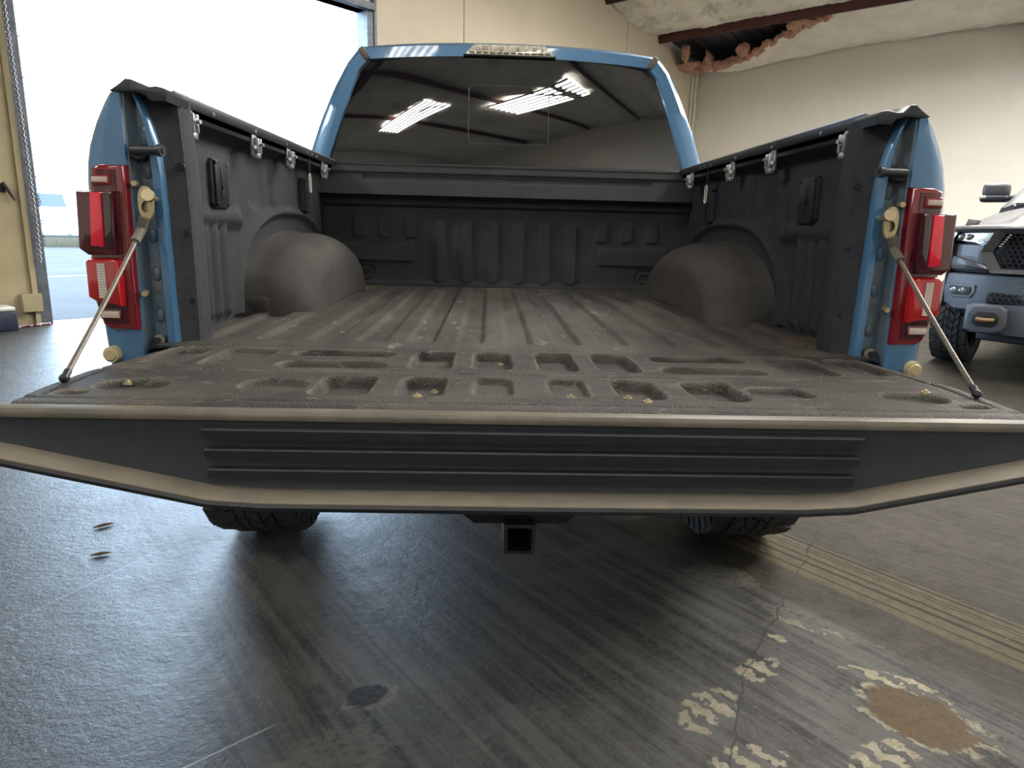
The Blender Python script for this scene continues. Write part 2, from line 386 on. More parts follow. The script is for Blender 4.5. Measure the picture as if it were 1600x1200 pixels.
# roof: deck, ribs, purlins, insulation blankets, skylights
dk = MB()
for a, b_ in ((SL-.2, RIDGE), (RIDGE, SR+.2)):
    dk.add([RM(a, -.2, zroof(a)+.16), RM(b_, -.2, zroof(b_)+.16), RM(b_, ED+.2, zroof(b_)+.16), RM(a, ED+.2, zroof(a)+.16),
            RM(a, -.2, zroof(a)+.24), RM(b_, -.2, zroof(b_)+.24), RM(b_, ED+.2, zroof(b_)+.24), RM(a, ED+.2, zroof(a)+.24)],
           [(0, 1, 2, 3), (7, 6, 5, 4), (0, 4, 5, 1), (1, 5, 6, 2), (2, 6, 7, 3), (3, 7, 4, 0)])
ceiling = dk.build('ceiling', 'deck', ang=20, recalc=False); tag(ceiling, 'pitched metal roof deck with red purlins and white insulation', kind='structure')
for e in [.25+.32*i for i in range(14)]:
    r = MB(); s0, s1 = 13.6, SR-.02
    r.add([RM(s0, e, zroof(s0)+.16), RM(s0, e+.03, zroof(s0)+.115), RM(s0, e+.06, zroof(s0)+.16), RM(s1, e, zroof(s1)+.16), RM(s1, e+.03, zroof(s1)+.115), RM(s1, e+.06, zroof(s1)+.16)], [(0, 1, 4, 3), (1, 2, 5, 4)])
    r.build('deck_rib', 'deck', ceiling, 20)
PUR = [13.6, 11.2, 8.8, 6.4, 4.0, 1.6, -.8, -3.2, -5.6, -8.0]
for s in PUR:
    p = MB(); z = zroof(s)
    for s0, s1, z0, z1 in ((s-.008, s+.008, z-.10, z+.14), (s-.008, s+.07, z-.10, z-.085), (s-.07, s+.008, z+.125, z+.14)):
        rmbox(p, s0, s1, -.02, ED, z0, z1)
    p.build('purlin', 'purlin', ceiling, 20)
for e in (7.9,):
    p = MB()
    for a, b_ in ((SL, RIDGE), (RIDGE, SR)):
        for e0, e1, d0, d1 in ((e-.10, e+.10, .13, .15), (e-.008, e+.008, .15, .50), (e-.10, e+.10, .50, .52)):
            P = [RM(q, x, zroof(q)-d) for q in (a, b_) for x, d in ((e0, d0), (e1, d0), (e1, d1), (e0, d1))]
            p.add(P, [(0, 1, 2, 3), (7, 6, 5, 4), (0, 4, 5, 1), (1, 5, 6, 2), (2, 6, 7, 3), (3, 7, 4, 0)])
    p.build('rafter', 'purlin', ceiling, 20)
ADDED_SKYL = {2: [(5.2, 9.2), (10.6, 13.6)], 3: [(6.4, 8.6), (11.0, 13.6)], 4: [(6.0, 7.4)], 5: [(11.0, 13.0)], 9: [(3.0, 5.0)]}   # bay index -> spans along e; unseen skylights added to light the walls
def blanket(s0, s1, e0, e1, fine):
    us = lin(0, 1, 46 if fine else 14); vv = lin(e0, e1, max(4, int((e1-e0)*(16 if fine else 5))))
    def fn(u, e):
        s = s0+(s1-s0)*u
        n = noise.noise(Vector((s*1.1, e*1.1, 3.))); n2 = noise.noise(Vector((s*3.5, e*2.6, 7.)))
        sag = .22*math.sin(pi*u)**.7
        # pinned points pull the facing up, folds run out of them
        pu, pe = (u*3) % 1-.5, (e/.75) % 1-.5
        r = math.hypot(pu*.8, pe*.75); a = math.atan2(pe, pu)
        pin = math.exp(-(r/.16)**2)
        fold = .055*math.sin(a*9+n*4)*math.exp(-((r-.18)/.16)**2)
        z = zroof(s)+.10 - sag*(1-.75*pin) + (.05*n + .030*n2 + fold)*min(1, 6*u*(1-u)+.15)
        return RM(s, e, z)
    return MB().grid(fn, us, vv)
edges_ = [SR]+PUR+[SL]
for i in range(len(edges_)-1):
    s1, s0 = edges_[i], edges_[i+1]
    if i == 0: continue
    spans = []; cur = .0
    for a, b_ in ADDED_SKYL.get(i, []): spans.append((cur, a)); cur = b_
    spans.append((cur, ED))
    for a, b_ in spans: blanket(s0+.0, s1-.0, a, b_, i in (1, 2) and a == 0).build('insulation_blanket', 'vinyl', ceiling, 60, False)
    for a, b_ in ADDED_SKYL.get(i, []):
        us, ev = lin(s0+.07, s1-.07, 3), lin(a, b_, int((b_-a)/.02))
        MB().grid(lambda s, e: RM(s, e, zroof(s)+.12+.02*max(-1, min(1, 2.2*math.sin(e*2*pi/.2)))), us, ev).build('skylight', 'skylight', ceiling, 40, False)  # glowing panels out of view, added as extra light for the room

for s0, s1, e0, e1 in ((-8.9, -6.3, 10.7, 11.6), (-5.9, -3.6, 12.3, 13.2)):     # two narrow corrugated strips with lap ribs
    sp_ = MB().grid(lambda s, e: RM(s, e, zroof(s)-.12+.01*math.sin(e*2*pi/.15)), lin(s0, s1, 3), lin(e0, e1, 60)).build('skylight', 'skylight', ceiling, 40, False)
    for k in range(7):
        e = e0+(e1-e0)*k/6; r = MB()
        P = [RM(s, e+de, zroof(s)-.12+dz) for s in (s0, s1) for de, dz in ((-.014, -.03), (.014, -.03), (.014, .02), (-.014, .02))]
        r.add(P, [(0, 1, 2, 3), (7, 6, 5, 4), (0, 4, 5, 1), (1, 5, 6, 2), (2, 6, 7, 3), (3, 7, 4, 0)]).build('lap_rib', 'deck', sp_, 20)

# the torn blanket that droops along the right wall
hang = empty('torn_insulation', RM(15.2, 2.0, 5.3)); tag(hang, 'torn white insulation blanket drooping from the roof along the right wall', 'insulation')
hinv = Matrix.Translation(RM(15.2, 2.0, 5.3)).inverted()
def HL(s, e, z): return hinv @ RM(s, e, z)
Fs = [(0., 14.75), (.35, 14.95), (1.1, 14.95), (1.7, 14.8), (2.4, 14.45), (3.2, 14.1), (4.2, 13.66), (16, 13.62)]
Fz = [(0., 5.50), (.35, 5.40), (1.1, 5.40), (1.7, 5.47), (2.4, 5.60), (3.2, 5.74), (4.2, 5.86), (16, 5.88)]
Sg = [(0., .05), (.6, .16), (1.5, .22), (3.0, .26), (4.5, .22), (6, .18), (16, .16)]
def hangf(q, e):
    fs, fz, sg = interp(Fs, e), interp(Fz, e), interp(Sg, e)
    s = SR-.03+(fs-SR+.03)*q; z0 = 5.62; z = z0+(fz-z0)*q - sg*math.sin(pi*q)**.8
    z += .04*noise.noise(Vector((s*1.5, e*1.2, 1.))) + .030*noise.noise(Vector((s*2+e*4, e*2-s*4, 5.))) 
    # gathered folds where the blanket is still held by the purlin
    g = math.exp(-((e-4.1)/.8)**2)*q; z += .03*g*math.sin((e-4.0)*16+q*3)
    return HL(s, e, z)
MB().grid(hangf, lin(0, 1, 40), lin(.06, ED-.08, 190)).build('vinyl_sheet', 'vinyl', hang, 60, False)
fb = MB(); path = []; rad = []
for i in range(180):
    e = .20+3.8*i/179
    path.append(HL(interp(Fs, e)+.05, e, interp(Fz, e)+.0+.04*noise.noise(Vector((e*6, 0, 0))))); rad.append(.105*(1-.45*i/179)+.03*noise.noise(Vector((e*9, 4, 0))))
fb.tube(path, rad, 26)
for i, v in enumerate(fb.v):
    V = Vector(v); fb.v[i] = tuple(V+.075*noise.noise_vector(V*5)+.045*noise.noise_vector(V*13)+.02*noise.noise_vector(V*30))
fb.build('fibreglass_edge', 'fibre', hang, 60)
for (s, e, z, sz, rt) in ((14.35, .35, 5.66, (.40, .10, .25), .5), (14.8, .75, 5.52, (.24, .10, .30), .3), (14.9, .25, 5.44, (.5, .45, .12), 0.), (14.55, 1.75, 5.60, (.12, .26, .22), -.3), (14.0, 3.35, 5.80, (.22, .50, .10), .2)):
    f = MB(); f.sphere((0, 0, 0), (sz[0]*.8, sz[1]*.8, sz[2]*.72), 40, 26)
    c = HL(s, e, z); R = Matrix.Rotation(rt+.82, 3, 'Z')
    f.v = [tuple(c+R@Vector(v)+.09*noise.noise_vector(Vector(v)*5+c)+.04*noise.noise_vector(Vector(v)*15+c)) for v in f.v]
    f.build('fibreglass_clump', 'fibre', hang, 60)

# conduits in the corner
for i, s in enumerate((15.42, 15.62)):
    p = MB(); p.cyl(RM(s, .05, 0), RM(s, .05, 5.35), .028, n=10)
    for z in (1., 2.5, 4.0): p.cyl(RM(s, .05, z), RM(s, .05, z+.06), .042, n=10)
    tag(p.build('conduit', 'concrete_wall'), 'thin grey vertical conduit on the back wall nearer the '+('opening' if i == 0 else 'right corner'), 'conduit', 'conduits in the corner')
# door frame, jambs and the things hanging on it
for n_, (a, b_) in enumerate(((-.10, .015), (DOOR_W-.015, DOOR_W+.10))):
    j = MB(); rmbox(j, a, b_, -.24, .03, 0, DOOR_H+.1)
    o = j.build('trim_%d' % (n_+1), 'jambsteel', ang=20); tag(o, 'dark steel door jamb beside the opening', kind='structure')
    g = MB(); rmbox(g, a-.055 if n_ == 0 else b_+.005, a-.005 if n_ == 0 else b_+.055, -.02, .05, 0, 5.2); g.build('door_track', 'yellow_wall' if n_ == 0 else 'jambsteel', o, 20)
    if n_ == 0:
        br = MB()
        for i in range(220):
            z = .9+3.5*i/220; br.cyl(RM(.0, .0, z), RM(.035+.02*random.random(), .01+.02*random.random(), z+.015*random.random()), .006, .003, 5)
        br.build('brush_seal', 'black', o)
        f = MB(); rmbox(f, -.27, -.08, .0, .09, .16, .36); f.build('track_foot', 'yellow_wall', o, 20)
hd = MB(); rmbox(hd, -.1, DOOR_W+.1, -.24, .10, DOOR_H, DOOR_H+.10); tag(hd.build('trim_3', 'jambsteel', ang=20), 'dark steel door header over the opening', kind='structure')
ch = MB()
def link(mb, c, L, r, ax, side):
    pts = []
    for k in range(10):
        a = 2*pi*k/10; pts.append(c+side*(r*2.2*math.cos(a))+ax*(L*.5*math.sin(a)))
    mb.tube(pts, r*.75, 5, True)
for i in range(125):
    z = .72+3.9*i/125
    link(ch, RM(-.075+.02*math.sin(z*1.3), .11, z), .040, .008, Vector((0, 0, 1)), UA if i % 2 else UB)
tag(ch.build('door_chain', 'chain'), 'steel hoist chain hanging beside the roll-up opening', 'chain')
lt = empty('latch_handle', RM(-.30, .0, 1.52)); tag(lt, 'small black latch handle on the yellowed wall left of opening', 'handle')
MB().box((0, 0, 0), (.05, .03, .09), .006, rot=Matrix.Rotation(.82, 3, 'Z')).build('latch_plate', 'black', lt)
MB().tube([UB*.03+Vector((0, 0, .06)), UB*.05+UA*.04+Vector((0, 0, -.02)), UB*.05+UA*.09+Vector((0, 0, -.13))], [.02, .018, .008], 8).build('lever', 'black', lt)
pc = empty('pull_cord', RM(-.52, .02, .7)); tag(pc, 'thin dark pull cord with end knob on the yellowed wall', 'cord')
MB().tube([(0, 0, 1.4), UA*.02+Vector((0, 0, .7)), UA*.06], .008, 6).build('cord', 'black', pc)
MB().sphere(UA*.06+Vector((0, 0, -.02)), .028, 10, 8).build('knob', 'black', pc)
bn = empty('storage_bin', RM(-.72, .22, 0), math.atan2(UA.y, UA.x)); tag(bn, 'dark blue bin with pale lid on floor at left edge', 'bin')
MB().box((0, 0, .105), (.62, .36, .21), .015).build('bin_body', 'bluebin', bn)
MB().box((0, 0, .235), (.60, .35, .045), .015).build('lid', 'reflector', bn)
hs = MB(); hs.tube([RM(-.39+.35*i/20, .20-.09*i/20+.02*math.sin(i*1.1), .014) for i in range(21)], .013, 6)
tag(hs.build('red_strap', 'redhose'), 'red and white strap lying along the foot of left wall', 'strap')

# ================================================================== outdoors
yard = MB(); yard.add([RM(-70, -.22, -.02), RM(60, -.22, -.02), RM(60, -120, -.02), RM(-70, -120, -.02)], [(0, 1, 2, 3)])
gr = yard.build('yard_ground', 'asphalt', recalc=False); tag(gr, 'grey asphalt parking lot outside the opening', kind='structure')
ln = MB(); a, b_ = Vector((-9.71, 13.04, -.017)), Vector((-8.92, 13.95, -.017)); dv = (b_-a).normalized(); nv_ = Vector((dv.y, -dv.x, 0))  # this line, van, low wall and building placed on image-pixel rays from the camera
ln.add([a-dv*4-nv_*.06, b_+dv*8-nv_*.06, b_+dv*8+nv_*.06, a-dv*4+nv_*.06], [(0, 1, 2, 3)])
ln.build('parking_line', 'white', gr, recalc=False)
vrz = .555
van = empty('delivery_van', (-20.7, 31.6, -.02), vrz); tag(van, 'white van facing the garage across the parking lot', 'van')
def rng(x, zs, ys): return [Vector((x, y, z)) for y, z in zip(ys, zs)]
prof = [(0, .45), (-.05, .8), (0, 1.25), (.75, 1.62), (1.35, 2.38), (1.6, 2.5), (5.2, 2.5), (5.2, .45)]
MB().loft([[Vector((x, y+.12*abs(x), z-.06*abs(x)*(z > 2))) for y, z in prof] for x in (-1.0, -.95, -.5, 0, .5, .95, 1.0)], True, True).build('van_body', 'white', van, 25)
MB().grid(lambda x, t: Vector((x*(1-.10*t), .765+.12*abs(x)+.50*t, 1.72+.60*t)), lin(-.90, .90, 9), [0, .5, 1]).build('windshield', 'vanglass', van, 60, False)
MB().box((0, -.05, .98), (1.1, .03, .14), .01).build('grille', 'reflector', van)
for s in (-1, 1):
    MB().box((s*.74, -.02, 1.0), (.28, .06, .16), .02).build('headlight', 'lampglass', van)
    MB().cyl((s*.82, 1.0, .36), (s*1.0, 1.0, .36), .36, n=20).build('wheel', 'rubber', van)
MB().box((0, -.12, .55), (1.95, .14, .2), .03).build('bumper', 'reflector', van)
lwo = empty('low_wall', (-18.4, 28.6, -.02), vrz-.04); tag(lwo, 'low cream block wall with dark coping across the lot', 'wall')
for i in range(10): MB().box((-1.6+i*.62, 0, .22), (.60, .2, .44), .012).build('block', 'creamwall', lwo)
MB().box((1.2, 0, .465), (6.2, .24, .05), .01).build('coping', 'deck', lwo)
bo = empty('white_building', (-31.94, 49.27, -.02), vrz); tag(bo, 'far white building with small dark vents behind the van', 'building')
MB().box((0, 4, 3.2), (22, 8, 6.4)).build('wall', 'white', bo)
for i in range(3): MB().box((-2.6+i*.78, -.03, 4.35), (.5, .06, .34), .02).build('vent', 'deck', bo)

# ================================================================== the blue pickup
H = .9505
truck = empty('pickup_truck'); tag(truck, 'blue pickup truck seen from behind with its tailgate lowered', 'pickup truck')
def xm(sx, p): return Vector((sx*p[0], p[1], p[2]))

# bed floor with long ridges
def ridge(x):
    if abs(x) > .80: return 0.
    t = (x/.1225) % 1.0          # ridge centred on .5
    return sst(.22, .30, t)*(1-sst(.70, .78, t))
def floorz(x, y):
    m = sst(.09, .14, y)*(1-sst(1.63, 1.67, y))
    return H-.012*m*(1-ridge(x)) - .004*sst(.02, 0, y)
xs = sorted(set([round(-.85+.0072*i, 4) for i in range(237)]))
MB().grid(lambda x, y: Vector((x, y, floorz(x, y))), xs, [0, .004, .012, .03, .06, .09, .10, .11, .125, .14]+lin(.2, 1.6, 12)+[1.63, 1.64, 1.655, 1.67, 1.70]).build('bed_floor', 'dustliner', truck, 60, False)
MB().box((0, .85, H-.06), (1.70, 1.70, .08), .0).build('bed_underbody', 'black', truck)
MB().box((0, .012, H-.030), (1.50, .02, .05), .006).build('bed_sill', 'liner', truck)

# front panel of the bed
def frontd(x, z):
    d = 0.
    ax = abs(x)
    d += .070*sst(1.345, 1.365, z) - .050*max(0, z-1.36)/.145          # header box, leaning back
    d += .020*sst(1.310, 1.325, z)*(1-sst(1.345, 1.36, z))           # shelf
    d -= .008*rr(x, z, 0, 1.437, .66, .011, .008, .004)              # groove in the header
    d += .010*sst(1.455, 1.465, z)
    for c in (.061, .183, .305): d += .012*rr(ax, z, c, 1.115, .027, .142, .02, .006)
    for c in (.445, .565, .685): d += .010*rr(ax, z, c, 1.218, .030, .045, .02, .006)
    d += .012*rr(ax, z, .60, 1.104, .165, .040, .012, .006)
    d -= .006*(rr(ax, z, .675, 1.010, .058, .036, .034, .003)-rr(ax, z, .675, 1.010, .050, .028, .027, .003))
    d -= .008*(rr(ax, z, .675, 1.010, .032, .014, .013, .003))
    d += .010*sst(.985, .96, z)
    return d
MB().grid(lambda x, z: Vector((x, 1.70-frontd(x, z), z)), lin(-.85, .85, 330), lin(.938, 1.505, 130)).build('bed_front_panel', 'frontliner', truck, 50, False)
MB().box((0, 1.72, 1.497), (1.66, .115, .016), .006).build('bulkhead_cap', 'frontliner', truck)
MB().box((0, 1.735, 1.22), (1.70, .05, .56), .0).build('bulkhead_back', 'liner', truck)

# side walls, wheelhouses, posts, outer skins: one pass per side
def archz(y, a, b, e=2.5):
    t = abs(y-1.13)/a
    return H+b*(1-t**e)**(1/e) if t < 1 else H-1
def sided(y, z):
    d = 0.
    # soft raised band round the wheelhouse
    r = ((abs(y-1.13)/.575)**2.5+((z-H)/.315)**2.5)**(1/2.5) if z > H else 9
    d += .020*math.exp(-((r-1.0)/.045)**2)
    for yc in (.272, .33, .395, .462): d += .016*rr(y, z, yc, 1.085, .020, .125, .02, .014)
    d += .016*rr(y, z, .42, 1.235, .20, .022, .02, .02)
    d += .012*rr(y, z, .42, 1.33, .16, .085, .05, .03)
    d += .010*rr(y, z, 1.02, 1.36, .10, .085, .05, .02)
    d -= .012*rr(y, z, .78, 1.36, .07, .085, .05, .02)
    d += .050*sst(1.435, 1.47, z)
    return d
POST = [(.935, .757, .797), (1.0, .757, .798), (1.19, .757, .800), (1.33, .760, .801), (1.38, .763, .806), (1.43, .766, .818), (1.47, .768, .832), (1.492, .769, .842)]
def px(i, z): return interp([(p[0], p[i]) for p in POST], z)
OUT = [(.80, .950), (.916, .960), (.985, .964), (1.05, .968), (1.15, .972), (1.25, .970), (1.30, .968), (1.36, .962), (1.395, .951), (1.43, .936), (1.465, .918), (1.490, .902)]
for sx in (1, -1):
    side = 'right' if sx > 0 else 'left'
    MB().grid(lambda y, z: Vector((sx*(.85-sided(y, z)), y, z)), lin(.13, 1.70, 200), lin(.935, 1.505, 90)).build('bed_side_panel', 'liner', truck, 50, False)
    # wheelhouse
    wh = MB(); rings = []
    prof = [(.86, -.010), (.82, 0)]+[(.785-.145*math.sin(pi/2*k/9), .115*(1-math.cos(pi/2*k/9))) for k in range(0, 10)]+[(.639, .15), (.638, .20), (.638, .242)]
    for x_, ins in prof:
        a, b_ = .535-ins*.85, .243-ins; ring = []
        for k in range(41):
            c = math.cos(pi*k/40); s_ = math.sin(pi*k/40)
            yy = 1.13-a*(abs(c)**(2/2.25))*(1 if c > 0 else -1); zz = H-.012+(b_+.012)*max(0, s_)**(2/2.25)
            ring.append(Vector((sx*x_, yy, zz)))
        rings.append(ring)
    wh.loft(rings, False)
    whm = wh.build('wheelhouse', pmat('scuffed_liner', (.046, .043, .041), .66, c2=(.082, .075, .068), cs=7, lo=.35, hi=.7, bump=.45, bs=380), truck, 55, False)
    st = MB(); st.box((sx*.808, .650, .972), (.085, .11, .058), .016, 3); st.build('foot_step', whm.data.materials[0], whm)
    # rear post of the bed: black liner flange, blue strip, dirty channel
    zs = [.935, .96, 1.0, 1.05, 1.10, 1.15, 1.19, 1.25, 1.30, 1.33, 1.355, 1.38, 1.405, 1.43, 1.45, 1.47, 1.492]
    MB().loft([[xm(sx, (.852, .17, z)), xm(sx, (.80, .15, z)), xm(sx, (px(1, z)+.004, .125, z)), xm(sx, (px(1, z), .105, z)), xm(sx, (px(1, z), .066, z)), xm(sx, (px(1, z)+.004, .054, z)), xm(sx, (px(2, z)-.004, .040, z)), xm(sx, (px(2, z), .036, z))] for z in zs], False).build('liner_flange', 'liner', truck, 30, False)
    post = MB().loft([[xm(sx, (px(2, z), .037, z)), xm(sx, (px(2, z)+.002, .026, z)), xm(sx, (px(2, z)+.006, .020, z)), xm(sx, (px(2, z)+.022*(1-.5*sst(1.33, 1.48, z)), .018, z)), xm(sx, (px(2, z)+.026*(1-.5*sst(1.33, 1.48, z)), .024, z))] for z in zs], False).build('corner_post', 'blue', truck, 30, False)
    jm = MB().loft([[xm(sx, (px(2, z)+.026*(1-.5*sst(1.33, 1.48, z)), .024, z)), xm(sx, (px(2, z)+.030*(1-.5*sst(1.33, 1.48, z)), .034, z)), xm(sx, (.852, .034, z)), xm(sx, (.856, .029, z)), xm(sx, (.860, .014, z)), xm(sx, (.8625, .006, z)), xm(sx, (.866, .004, z))] for z in zs], False)
    jamb = jm.build('latch_jamb', 'jamb', truck, 30, False)
    for zc, sz in ((1.405, .020), (1.335, .018), (1.192, .014), (1.106, .014), (1.010, .014)):
        MB().sphere((sx*.840, .035, zc), (.012, .0065, sz*1.2), 14, 10).build('weld_dimple', 'jamb', jamb)
    MB().cyl((sx*.845, .035, .957), (sx*.838, .014, .957), .015, .012, 16).build('hinge_pivot', 'steel', jamb)
    MB().cyl((sx*.845, .012, .957), (sx*.836, .004, .957), .007, n=12).build('pivot_bolt', 'black', jamb)
    for zc in (1.303, 1.065):
        MB().cyl((sx*.858, .012, zc), (sx*.848, -.016, zc), .008, .006, 10).build('panel_clip', 'brass', jamb)
    for zc, yc in ((1.345, .05), (1.20, .052), (1.045, .052)):
        MB().cyl((sx*.772, yc+.004, zc), (sx*.772, yc-.004, zc), .008, n=12).build('flange_hole', 'black', truck)
    strk = MB(); strk.cyl((sx*.850, .03, 1.371), (sx*.838, -.008, 1.371), .020, .016, 14); strk.cyl((sx*.846, -.012, 1.371), (sx*.782, -.022, 1.371), .0095, n=14); strk.cyl((sx*.788, -.021, 1.371), (sx*.777, -.023, 1.371), .0125, n=14)
    so = strk.build('latch_striker', 'plastic', truck)
    MB().cyl((sx*.778, -.0228, 1.371), (sx*.775, -.0232, 1.371), .0055, n=6).build('hex_socket', 'black', so)
    # rear corner skin around the lamp: blue
    sk = MB(); rows = []
    for z in [.80, .85, .916, .95, .983, 1.05, 1.15, 1.25, 1.30, 1.346, 1.38, 1.41, 1.43, 1.45, 1.47, 1.490]:
        xo = interp(OUT, z); xi = .864
        rows.append([xm(sx, (xi, .03, z)), xm(sx, (xi, .006, z)), xm(sx, (xi+.004, .0, z)), xm(sx, ((xi+xo)/2, -.002, z)), xm(sx, (xo-.018, .004, z)), xm(sx, (xo-.006, .016, z)), xm(sx, (xo, .045, z)), xm(sx, (xo+.002, .12, z))])
    sk.loft(rows, False); sk.build('corner_skin', 'blue', truck, 40, False)
    # outer bedside with flared arch
    def outx(y, z):
        fl = math.exp(-(((y-1.13)/.62)**4))*sst(1.32, 1.0, z)*.125
        return interp(OUT, max(.80, z))+fl
    MB().grid(lambda y, z: xm(sx, (outx(y, z), y, z)), lin(.118, 1.76, 60), [.62, .70, .78, .86]+lin(.916, 1.490, 22), keep=lambda y, z: (y-1.13)**2+(z-.44)**2 > .52**2).build('bedside_skin', 'blue', truck, 40, False)
    MB().grid(lambda a, t: xm(sx, (.72+.36*t, 1.13-.53*math.cos(a), .44+.53*math.sin(a))), lin(-.2, pi+.2, 30), [0, 1]).build('wheel_arch_liner', 'black', truck, 60, False)
    # rail cap, end cap, cover rail with clamps
    rc = MB(); sec = [(.803, 1.462), (.800, 1.470), (.800, 1.500), (.806, 1.506), (.835, 1.508), (.866, 1.504), (.902, 1.491), (.900, 1.482)]
    rc.loft([[xm(sx, (a, y, b_)) for a, b_ in sec] for y in lin(.07, 1.74, 14)], True, True); rc.build('rail_cap', 'plastic', truck, 40)
    ec = MB(); ec.prism([(.768, 1.472), (.766, 1.490), (.775, 1.500), (.790, 1.503), (.812, 1.499), (.826, 1.500), (.840, 1.515), (.852, 1.516), (.868, 1.504), (.888, 1.491), (.868, 1.488), (.830, 1.489), (.812, 1.484), (.802, 1.472)], XZ(sx), .10, -.006, .004); ec.build('rail_end_cap', 'plastic', truck, 40)
    cr = MB(); cr.box((sx*.7955, .90, 1.497), (.012, 1.62, .026), .002); cro = cr.build('cover_rail', 'plastic', truck)
    MB().box((sx*.7925, .90, 1.5095), (.005, 1.62, .006), .001).build('rail_edge', 'alu', cro)
    for yy in (.94, 1.22, 1.29, 1.36, .62, .30):
        MB().cyl((sx*.792, yy, 1.493), (sx*.786, yy, 1.493), .005, n=8).build('rail_screw', 'alu', cro)
    for yc in (.166, .625, .987, 1.497):
        k = MB(); k.box((sx*.798, yc, 1.458), (.010, .040, .070), .003)
        k.box((sx*.788, yc-.012, 1.452), (.022, .008, .045), .003); k.box((sx*.788, yc+.012, 1.452), (.022, .008, .045), .003); k.box((sx*.791, yc, 1.424), (.022, .030, .018), .005)
        ko = k.build('cover_clamp', 'alu', truck)
        MB().cyl((sx*.800, yc, 1.455), (sx*.765, yc-.008, 1.455), .005, n=8).cyl((sx*.783, yc-.004, 1.455), (sx*.774, yc-.006, 1.455), .009, n=6).build('clamp_bolt', 'alu', ko)
        MB().cyl((sx*.790, yc-.022, 1.446), (sx*.783, yc-.03, 1.446), .006, n=6).build('clamp_nut', 'alu', ko)
    # tie-down plates
    for yc, hw, hh, zc in ((.42, .060, .065, 1.328), (1.33, .040, .070, 1.335)):
        p = MB(); p.prism([(yc-hw, zc-hh+.012), (yc-hw+.012, zc-hh), (yc+hw-.012, zc-hh), (yc+hw, zc-hh+.012), (yc+hw, zc+hh-.012), (yc+hw-.012, zc+hh), (yc-hw+.012, zc+hh), (yc-hw, zc+hh-.012)], YZ(), sx*.850, sx*.826, .003)
        p.box((sx*.824, yc-hw*.62, zc), (.012, hw*.45, hh*1.9), .003)
        po_ = p.build('tie_down_plate', 'plastic', truck)
        MB().box((sx*.8255, yc+.006, zc+.012), (.004, .010, .055), .001).box((sx*.8255, yc+.010, zc-.02), (.004, .018, .03), .001).build('plate_slot', 'black', po_)
        for a in (-1, 1):
            for b_ in (-1, 1): MB().sphere((sx*.819 if a < 0 else sx*.826, yc+a*(hw-.012), zc+b_*(hh-.012)), .0045, 8, 6).build('rivet', 'plastic', po_)
    # side tie-down loop near the tail
    MB().tube([(sx*(.835-.012*abs(math.sin(t))), .205+.018*math.cos(t), 1.03+.055*math.sin(t)) for t in lin(0, 2*pi, 17)[:-1]], .008, 8, True).build('tie_down_loop', 'plastic', truck)
    # ---------------- tail lamp
    hl = MB(); hl.prism([(.865, 1.341), (.918, 1.341), (.936, 1.333), (.942, 1.29), (.957, 1.15), (.957, 1.045), (.945, .995), (.928, .984), (.868, .983)], XZ(sx), .05, -.016, .007, 3)
    lamp = hl.build('tail_lamp', 'red', truck); lamp['label'] = side+' red tail lamp'
    hb_ = MB(); hb_.prism([(.884, 1.330), (.925, 1.330), (.934, 1.30), (.952, 1.14), (.95, 1.05), (.938, .998), (.886, .996)], XZ(sx), .03, -.019, .003); hb_.build('inner_panel', 'darkred', lamp)
    MB().prism([(.893, 1.322), (.932, 1.320), (.934, 1.296), (.893, 1.297)], XZ(sx), .02, -.026, .004).build('lamp_frame', 'red', lamp)
    MB().prism([(.898, 1.315), (.930, 1.315), (.931, 1.302), (.898, 1.302)], XZ(sx), .02, -.030, .003).build('reverse_window', 'clear', lamp)
    ub = MB(); ub.prism([(0.8794, 1.2849), (0.9550, 1.2839), (0.9609, 1.1633), (0.9422, 1.1495), (0.8843, 1.1505)], XZ(sx), .04, -.050, .006, 3); ub.build('upper_lens', 'darkred', lamp)  # this and the next three lens outlines were scaled about the camera, then baked
    MB().prism([(0.8804, 1.2789), (0.8981, 1.2789), (0.9010, 1.1654), (0.8873, 1.1614)], XZ(sx), 0, -.053, .002).build('smoked_lens', 'smoke', lamp)
    MB().prism([(0.8990, 1.2808), (0.9224, 1.2808), (0.9312, 1.1694), (0.9039, 1.1674)], XZ(sx), 0, -.056, .003).build('brake_lens', 'brightred', lamp)
    lb = MB(); lb.prism([(0.8863, 1.1373), (0.8952, 1.1442), (0.9435, 1.1442), (0.9563, 1.1353), (0.9573, 1.0584), (0.9415, 1.0486), (0.8873, 1.0387)], XZ(sx), .04, -.042, .008, 3); lb.build('lower_lens', 'scarlet', lamp)
    rm_ = MB()
    for i in range(13):
        for j in range(4): rm_.box((sx*(.9145+j*.0042+.0001*i), -.0435, 1.1295-i*.0058), (.0036, .004, .0048))
    rm_.build('reflector_mesh', 'reflector', lamp)
    MB().prism([(.897, 1.031), (.946, 1.030), (.944, 1.008), (.897, 1.007)], XZ(sx), 0, -.024, .002).build('lamp_frame', 'darkred', lamp)
    MB().prism([(.901, 1.027), (.943, 1.026), (.941, 1.011), (.902, 1.011)], XZ(sx), 0, -.028, .002).build('reverse_window', 'clear', lamp)
    MB().cyl((sx*.935, .01, .925), (sx*.937, -.014, .925), .020, .018, 18).cyl((sx*.937, -.014, .925), (sx*.937, -.018, .925), .015, .012, 18).build('marker_lamp', 'cream', truck)
    # ---------------- tailgate cable
    cb = MB(); top = Vector((sx*.838, -.022, 1.205)); bot = Vector((sx*.806, -.400, .958))
    cb.tube([top+(bot-top)*t+Vector((0, 0, -.004*math.sin(pi*t))) for t in lin(0, 1, 9)], .0046, 8); cab_ = cb.build('tailgate_cable', 'cable', truck)
